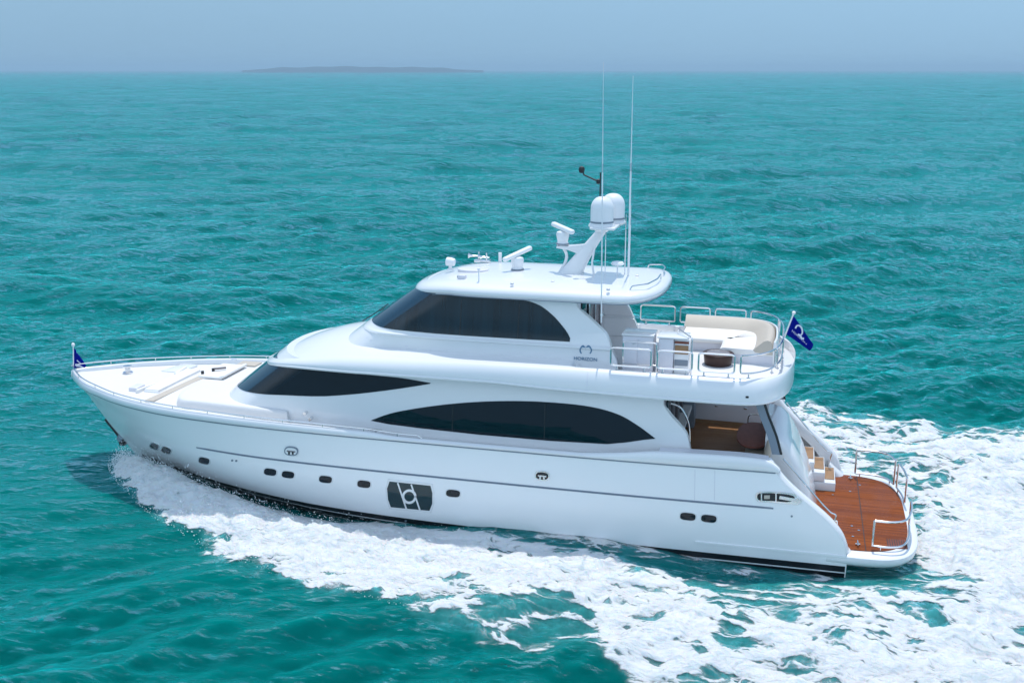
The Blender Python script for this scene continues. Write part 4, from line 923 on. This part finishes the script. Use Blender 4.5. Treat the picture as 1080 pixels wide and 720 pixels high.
c = atz(505, 296, 7.0); MB().tube([(c[0], c[1], 6.95), (c[0], c[1], 7.32)], .018, 8).lathe([(.04, 0), (.045, .05), (.0, .09)], (c[0], c[1], 7.30), 10).make('gps_stub', 'antenna', Y)
c = aty(527.5, 280, 1.4); MB().tube([(c[0], 1.4, 6.95), (c[0], 1.4, 7.30)], [.05, .055], 12).make('nav_light', 'antenna', Y)
c = atz(651, 290.5, 7.05); MB().tube([(c[0], c[1], 7.0), (c[0], c[1], 7.34)], .02, 8).lathe([(.05, 0), (.16, .02), (.19, .06), (.16, .11), (.03, .14)], (c[0], c[1], 7.33), 20).make('gps_mushroom', 'antenna', Y)
for u, v in ((641.5, 305), (583, 297), (672, 291), (540, 299)):
    c = atz(u, v, 7.02); MB().lathe([(.05, -.03), (.05, .02), (.0, .05)], c, 12).make('roof_stud', 'lav', Y)
def whip(name, base, ztop, r0, lean, zthin):
    b = Vector(base); d = Vector(lean)
    h = ztop - b.z; P = lambda z: (b.x + d.x * (z - b.z), b.y + d.y * (z - b.z), z)
    o = MB().tube([P(b.z), P(zthin)], [r0, r0 * .85], 8).make(name, 'antenna', Y)
    MB().tube([P(zthin), P(ztop)], [r0 * .55, r0 * .22], 6).make('whip_tip', 'antenna', o)
    MB().tube([P(zthin - .12), P(zthin + .1)], r0 * 1.15, 8).make('ferrule', 'steel', o)
whip('whip_antenna', (-6.38, .1, 7.0), 12.55, .027, (-.002, .0, 0), 10.1)
whip('whip_antenna', (-6.52, .35, 7.0), 8.75, .017, (-.0, 0, 0), 8.4)
whip('whip_antenna', (-6.46, .75, 7.0), 8.95, .017, (.006, 0, 0), 8.5)
whip('whip_antenna', (-6.99, -.25, 7.0), 8.55, .014, (-.0, 0, 0), 8.2)
wa = aty(634, 346, -2.2); whip('whip_antenna', (wa[0], -2.2, wa[2] + .15), 12.9, .019, (-.012, 0, 0), 10.25)
MB().box((wa[0], -2.14, wa[2] + .35), (.08, .12, .08), .02).make('antenna_bracket', 'steel', Y)
c0 = aty(633, 195, 0); c1 = aty(631, 191.5, 0); c2 = aty(616, 184.5, 0); c3 = aty(613.5, 179, 0)
MB().tube([(c1[0] + .06, 0, 8.4), (c1[0] + .06, 0, c1[2] + .25)], .02, 6).tube([c1, c2, c3], .022, 6).lathe([(.0, -.1), (.07, -.08), (.09, 0), (.07, .07), (0, .1)], c3, 12).lathe([(.0, -.08), (.06, -.05), (.06, .05), (0, .08)], c1, 10).make('wind_sensor', 'rubber', Y)
# ---- flybridge rails: separate rounded loops on short feet
RZ0, RZ1 = 5.14, 5.62
def fly_edge(x, y_sign, ins=.34): return y_sign * (float(fw(np.array(x))) - ins)
def edge_path(s0, s1, n=9):
    """points along the aft deck edge; s runs from -1 (port fwd) over 0 (aft centre) to 1"""
    out = []
    for s in np.linspace(s0, s1, n):
        a = s * math.pi / 2; out.append(edge_at(s))
    return out
EP = []
for x in np.linspace(-6.6, -3.4, 40): EP.append((x, -(float(fw(np.array(x))) - .34)))
for k_ in range(1, 80):
    a = -math.pi / 2 + math.pi * k_ / 80; EP.append((-3.4 + 1.42 * abs(math.cos(a)) ** (2 / 3.), 2.76 * math.copysign(abs(math.sin(a)) ** (2 / 2.6), math.sin(a))))
for x in np.linspace(-3.4, -6.6, 40): EP.append((x, float(fw(np.array(x))) - .34))
EP = np.array(EP); ES = np.concatenate([[0], np.cumsum(np.hypot(*np.diff(EP, axis=0).T))]); EL = ES[-1]
edge = lambda s: (float(np.interp(s, ES, EP[:, 0])), float(np.interp(s, ES, EP[:, 1])))
def loop_rail(s0, s1, name='flybridge_rail'):
    n = max(6, int((s1 - s0) / .12)); P = [edge(s) for s in np.linspace(s0, s1, n)]; mb = MB()
    a = [(x, y, RZ1) for x, y in P]; b = [(x, y, RZ0) for x, y in P[::-1]]
    c = [(a[0][0], a[0][1], (RZ0 + RZ1) / 2)]
    L = fillet([c[0], a[0], a[1]], .10)[:-1] + a[1:-1] + fillet([a[-2], a[-1], b[0], b[1]], .10)[1:-1] + b[1:-1] + fillet([b[-2], b[-1], c[0]], .10)[1:-1]
    mb.tube(L, .025, 8, closed=True); o = mb.make(name, 'steel', Y)
    for f in (.16, .84):
        x, y = edge(s0 + (s1 - s0) * f); MB().tube([(x, y, 4.98), (x, y, RZ0)], .02, 6).lathe([(.05, 0), (.05, .015), (.02, .03)], (x, y, 5.005), 10).make('rail_foot', 'steel', o)
sx = lambda x: float(ES[np.argmin(np.abs(EP[:60, 0] - x))])
spans = [(sx(-6.32), sx(-5.28)), (sx(-5.12), sx(-4.2)), (sx(-4.08), sx(-3.1)), (sx(-3.0), sx(-3.0) + 1.35)]
for a, b in spans: loop_rail(a, b); loop_rail(EL - b, EL - a)
m0 = spans[-1][1] + .12; m1 = EL - m0; w_ = (m1 - m0 - .24) / 3
for k_ in range(3): loop_rail(m0 + k_ * (w_ + .12), m0 + k_ * (w_ + .12) + w_)
# guard rails of the stair well
def guard(name, pts, posts):
    mb = MB().tube(fillet(pts, .06), .02, 8)
    for p in posts: mb.tube(p, .017, 6)
    return mb.make(name, 'steel', Y)
FS = 4.795
guard('stair_guard', [(-6.12, -2.18, FS), (-6.12, -2.18, 5.66), (-5.22, -2.18, 5.66), (-5.22, -2.18, FS)], [[(-6.12, -2.18, 5.05), (-5.22, -2.18, 5.05)]])
guard('stair_guard', [(-4.30, -2.1, FS), (-4.30, -2.1, 5.84), (-4.74, -1.55, 5.95), (-4.74, -1.55, FS)], [[(-4.30, -2.1, 5.45), (-4.74, -1.55, 5.5)]])
# ---- flybridge furniture
BC = empty('bar_cabinet', (-5.76, -1.66, FS), 'tall pale grey wet-bar cabinet just behind the pilothouse doors on the upper deck', 'cabinet')
MB().box((0, 0, .49), (.84, .68, .98), .04).make('carcass', 'lav', BC); MB().box((0, 0, 1.01), (.88, .74, .05), .02).make('worktop', 'gel', BC)
for x in (-.21, .21): d = MB().box((x, -.345, .50), (.39, .025, .84), .01).make('door', 'lav', BC); MB().box((x + .12, -.365, .78), (.08, .03, .02), .006).make('handle', 'steel', d)
GC = empty('grill_counter', (-4.95, -1.66, FS), 'white grill counter with a wooden drawer front, aft of the pale grey bar cabinet', 'counter')
MB().box((-.05, 0, .48), (.40, .66, .96), .04).make('carcass', 'lav', GC); MB().box((.12, 0, .99), (.82, .72, .05), .02).make('worktop', 'gel', GC)
MB().box((.36, .05, .47), (.40, .56, .94), .02).make('side_cabinet', 'gel', GC)
MB().box((.36, -.24, .66), (.36, .03, .24), .01).make('drawer_front', 'tread', GC); MB().box((.36, -.24, .30), (.36, .03, .16), .01).make('locker_door', 'trim', GC); MB().box((.36, -.24, .86), (.38, .05, .06), .01).make('grill_lid', 'wood', GC)
MB().tube([(.1, 1.2, 0), (0.14, 1.22, .55), (.30, 1.3, .74)], .035).make('tap', 'rubber', GC)
SF = empty('flybridge_sofa', (-3.4, 1.2, FS), 'curved beige sofa wrapping round the aft starboard corner of the upper deck', 'sofa')
def Lw(pts, wds, zs_): # ribbon with thickness along a path
    rg = []
    for i, p in enumerate(pts):
        t = np.array(pts[min(i + 1, len(pts) - 1)]) - np.array(pts[max(i - 1, 0)]); t = t / np.linalg.norm(t); n_ = np.array((-t[1], t[0])); q = np.array(p)
        rg.append([(*(q + n_ * o), z) for o, z in zip(wds, zs_)])
    return rg
ctr = spline([(-1.5, 1.22), (-.5, 1.22), (.35, 1.16), (.85, .90), (1.10, .40), (1.16, -.3), (1.16, -1.1), (1.12, -1.65)], 7)
MB().loft(Lw(ctr, [.04, .02, -.04, -.12, -.22, -.42, -.50, -.44, -.1], [.30, .60, .68, .70, .66, .48, .40, .34, .30])).make('backrest', 'cream', SF, 60)
MB().loft(Lw(ctr, [.12, .14, .10, .05, .04, .05], [.02, .58, .66, .66, .4, .02])).make('back_shell', 'gel', SF, 60)
seat = spline([(-1.45, .20), (-.5, .20), (.05, .16), (.32, .04), (.46, -.2), (.50, -.6), (.50, -1.1), (.48, -1.6)], 7)
MB().loft(Lw(seat, [.72, .72, .64, -.66, -.76, -.78, -.76, -.7, .6], [.24, .36, .40, .41, .38, .33, .27, .25, .24])).make('seat_cushion', 'white_vinyl', SF, 60)
MB().loft(Lw(seat, [.70, .70, -.70, -.70], [.0, .25, .25, .0])).make('base', 'lav', SF, 60)
CT = empty('coffee_table', (-3.70, -.66, FS), 'low dark brown drum table in front of the beige sofa on the upper deck', 'table')
MB().lathe([(0.018, 0.286), (0.405, 0.286), (0.432, 0.299), (0.432, 0.316), (0.414, 0.330), (0.324, 0.333), (0.018, 0.333)], (0, 0, 0), 36).make('tabletop', 'dwood', CT)
MB().lathe([(0.018, 0.332), (0.306, 0.332), (0.315, 0.337), (0.297, 0.341), (0.018, 0.341)], (0, 0, 0), 32).make('tabletop_sheen', 'grey', CT)  # grey disc stands in for the reflection on the dark tabletop
MB().lathe([(0.360, 0.000), (0.369, 0.014), (0.387, 0.170), (0.396, 0.245), (0.387, 0.286)], (0, 0, 0), 32).make('drum', 'dwood', CT)
# ---- cockpit table
TB = empty('cockpit_table', (-2.63, -.15, SOLE), 'oval polished brown wood table in the shaded main deck cockpit', 'table')
tp = [(.47 * math.copysign(abs(math.cos(a)) ** .85, math.cos(a)), 1.12 * math.copysign(abs(math.sin(a)) ** .85, math.sin(a))) for a in [2 * math.pi * k_ / 48 for k_ in range(48)]]
MB().prism(tp, .70, .75, 'z', .015).make('tabletop', 'wood', TB)
for y in (-.5, .5): MB().lathe([(.2, 0), (.2, .02), (.06, .05), (.05, .66), (.14, .70)], (0, y, 0), 18).make('leg', 'steel', TB)
ch = MB().tube(fillet([(-2.85, 1.1, SOLE), (-2.85, 1.1, SOLE + .95), (-2.45, 1.1, SOLE + .95), (-2.45, 1.1, SOLE)], .15), .02).make('cockpit_grab_rail', 'steel', Y)
# ---- foredeck: coach roof, sun pad, bow seat
rg = []
for z, sc_ in ((2.6, .06), (2.78, .05), (2.90, .02), (2.965, 0.), (3.0, -.04), (3.01, -.12)):
    P = nose_plan(-20.15 - sc_, lambda x: min(2.56, 2.30 + .09 * max(0, x + 19)) + sc_, .9, -15.95 + sc_, n=24, p=2.6, q=3.2, na=18); rg.append([(x, y, z) for x, y in P])
MB().loft(rg).make('coach_roof', 'deck', Y, 50)
SP = empty('sun_pad', (-19.85, .35, 3.005), 'white sun pad cushion on the coach roof ahead of the lower windscreen', 'sun pad')
MB().box((-.02, .35, .06), (.85, 1.6, .08), .035, seg=3).make('cushion', 'white_vinyl', SP); MB().box((.38, .35, .09), (.20, 1.6, .10), .06, Matrix.Rotation(R(-20), 3, 'Y'), 3).make('headrest', 'white_vinyl', SP)
MB().box((.35, 1.5, .03), (.7, .5, .06), .02).make('foot_mat', 'cream', SP)
BS_ = empty('foredeck_bench', (-21.4, 0, 2.68), 'low white moulded bench across the foredeck behind the bow', 'bench')
MB().box((.12, 0, .10), (.55, 2.6, .16), .05).make('base', 'gel', BS_)
MB().box((.12, 0, .19), (.52, 2.5, .05), .025, seg=3).make('cushion', 'white_vinyl', BS_)
for s_ in (-1, 1): MB().box((-.22, s_ * 1.02, .16), (.12, .9, .16), .05, Matrix.Rotation(s_ * R(8), 3, 'Z')).make('backrest', 'white_vinyl', BS_)
MB().box((-.50, -1.1, .13), (.32, .5, .24), .05).make('locker', 'lav', BS_)
MB().prism([(-20.98, -2.1), (-20.68, -2.1), (-20.42, 2.1), (-20.72, 2.1)], 2.70, 2.815).make('foredeck_walkway', 'cream', Y)
MB().prism([(-22.3, .9), (-21.6, .9), (-21.5, 1.9), (-22.1, 1.9)], 2.72, 2.86, 'z', .02).make('deck_hatch', 'gel', Y)
for c in ((-20.25, .12), (-20.08, .5)): MB().tube([(c[0], c[1], 3.02), (c[0], c[1], 3.2)], .05, 10).make('cup_holder', 'rubber', Y)
MB().tube([(-20.05, .52, 3.18), (-19.75, .75, 3.18)], .04).make('sunpad_grip', 'grey', Y)
for s_ in (-1, 1):
    for x in (-20.6, -12.9): MB().tube([(x - .18, s_ * 2.62 if x < -15 else s_ * 3.18, 2.90), (x + .18, s_ * 2.66 if x < -15 else s_ * 3.18, 2.90)], .03).tube([(x, s_ * 2.64 if x < -15 else s_ * 3.18, 2.72), (x, s_ * 2.64 if x < -15 else s_ * 3.18, 2.9)], .03).make('deck_cleat', 'steel', Y)
MB().lathe([(.16, 0), (.17, .06), (.10, .1), (.09, .2), (.14, .24), (.14, .28), (.02, .3)], (-23.2, .35, 2.83), 18).make('windlass', 'steel', Y)
for u, v in ((322, 435.5), (327.5, 441.5)):
    c = aty(u, v, -2.70); MB().tube([(c[0], -2.60, c[2]), (c[0], -2.76, c[2])], .05, 12).make('deck_filler', 'steel', Y)
# ---- flags
def flag(name, pole, A, B, Cc, Dd, label, wave, up):
    """cloth between hoist A-B (top, bottom) and fly D-C with a soft wave"""
    F = empty(name, A, label, 'flag'); A, B, Cc, Dd = map(Vector, (A, B, Cc, Dd)); O = Vector(F.location); g = []; g2 = []
    nrm = (B - A).cross(Dd - A).normalized(); pos = lambda s, t: (A * (1 - t) + B * t) * (1 - s) + (Dd * (1 - t) + Cc * t) * s + nrm * wave * (math.sin(s * 7 + t * 2.2) * .6 + math.sin(s * 3 - t * 3) * .5) * min(1, s * 3)
    rg = [[pos(i / 24, j / 14) + nrm * .004 - O for j in range(15)] + [pos(i / 24, j / 14) - nrm * .004 - O for j in range(14, -1, -1)] for i in range(25)]
    MB().loft(rg).make('cloth', 'blue', F, 60)
    return F, pos, nrm, O
def on_flag(mb, pos, nrm, O, pts, w, side):
    rg = []
    for i, (s, t) in enumerate(pts):
        p = pos(s, t); q = pos(*pts[min(i + 1, len(pts) - 1)]) - pos(*pts[max(i - 1, 0)]); b = nrm.cross(q).normalized() * w / 2
        rg.append([p + b + nrm * side * .006 - O, p - b + nrm * side * .006 - O, p - b + nrm * side * .011 - O, p + b + nrm * side * .011 - O])
    mb.loft(rg)
# stern: staff on the aft moulding
pa = aty(822, 369, 0.0); pb2 = aty(837.2, 330, 0.0)
stf = MB().tube([(pa[0], 0, 4.95), pa, pb2], .022, 8).lathe([(.0, -.05), (.05, -.02), (.05, .03), (.0, .06)], pb2, 12).make('flag_staff', 'antenna', Y)
A_, B_, C_, D_ = aty(837, 333, 0), aty(829.3, 352.5, 0), aty(853.6, 369.6, 0.35), aty(857.3, 362.5, .35)
C_[0:3] = aty(853.8, 369.6, .4); D_[0:3] = aty(857.4, 362.6, .4)
F1, pos, nrm, O = flag('stern_flag', None, A_, B_, C_, D_, 'blue pennant flag with a white crest flying from the stern staff', .05, 1)
sd_ = 1 if nrm.dot(Vector(_C) - O) > 0 else -1
em = MB()
ringp = [(.36 + .15 * math.cos(a), .30 + .26 * math.sin(a)) for a in np.linspace(R(-200), R(75), 26)]
on_flag(em, pos, nrm, O, ringp, .045, sd_); on_flag(em, pos, nrm, O, [(.40, .52), (.50, .50), (.58, .56), (.64, .44)], .06, sd_); on_flag(em, pos, nrm, O, [(.16 + .6 * k_ / 12, .70) for k_ in range(13)] if False else [(.14, .58), (.14, .58)], .001, sd_)
em.make('crest', 'flag_print', F1)
# lettering bent onto the cloth
def flag_text(txt, F, pos, O, nrm, s0, s1, t0, hgt, side, flip=False):
    o = text_mesh('lettering', txt, 1., 'flag_print', F, Matrix(), 0.0); me = o.data
    xs_ = [v.co.x for v in me.vertices]; a, b = min(xs_), max(xs_)
    for v in me.vertices:
        f = (v.co.x - a) / (b - a); f = 1 - f if flip else f; v.co = pos(s0 + (s1 - s0) * f, t0 - v.co.y * hgt) + nrm * side * .008 - O
    return o
flag_text('HORIZON', F1, pos, O, nrm, .14, .78, .64, .17, sd_)
# bow pennant hanging down its staff
pa = aty(77.4, 391, 0.0); pb2 = aty(77.2, 364, 0.0)
MB().tube([(pa[0], 0, 2.85), pb2], .018, 8).lathe([(.0, -.05), (.055, -.02), (.055, .05), (.0, .1)], pb2, 12).make('jack_staff', 'antenna', Y)
F2, pos, nrm, O = flag('bow_flag', None, aty(77.4, 366.5, 0), aty(77.6, 388, 0), aty(92, 389, .35), aty(82.5, 374, .25), 'small blue pennant drooping from the staff at the bow', .05, 1)
sd_ = 1 if nrm.dot(Vector(_C) - O) > 0 else -1
em = MB(); on_flag(em, pos, nrm, O, [(.15, .80), (.35, .86), (.6, .84), (.75, .9)], .07, sd_); on_flag(em, pos, nrm, O, [(.42, .55), (.55, .60), (.68, .68)], .035, sd_); em.make('crest', 'flag_print', F2)
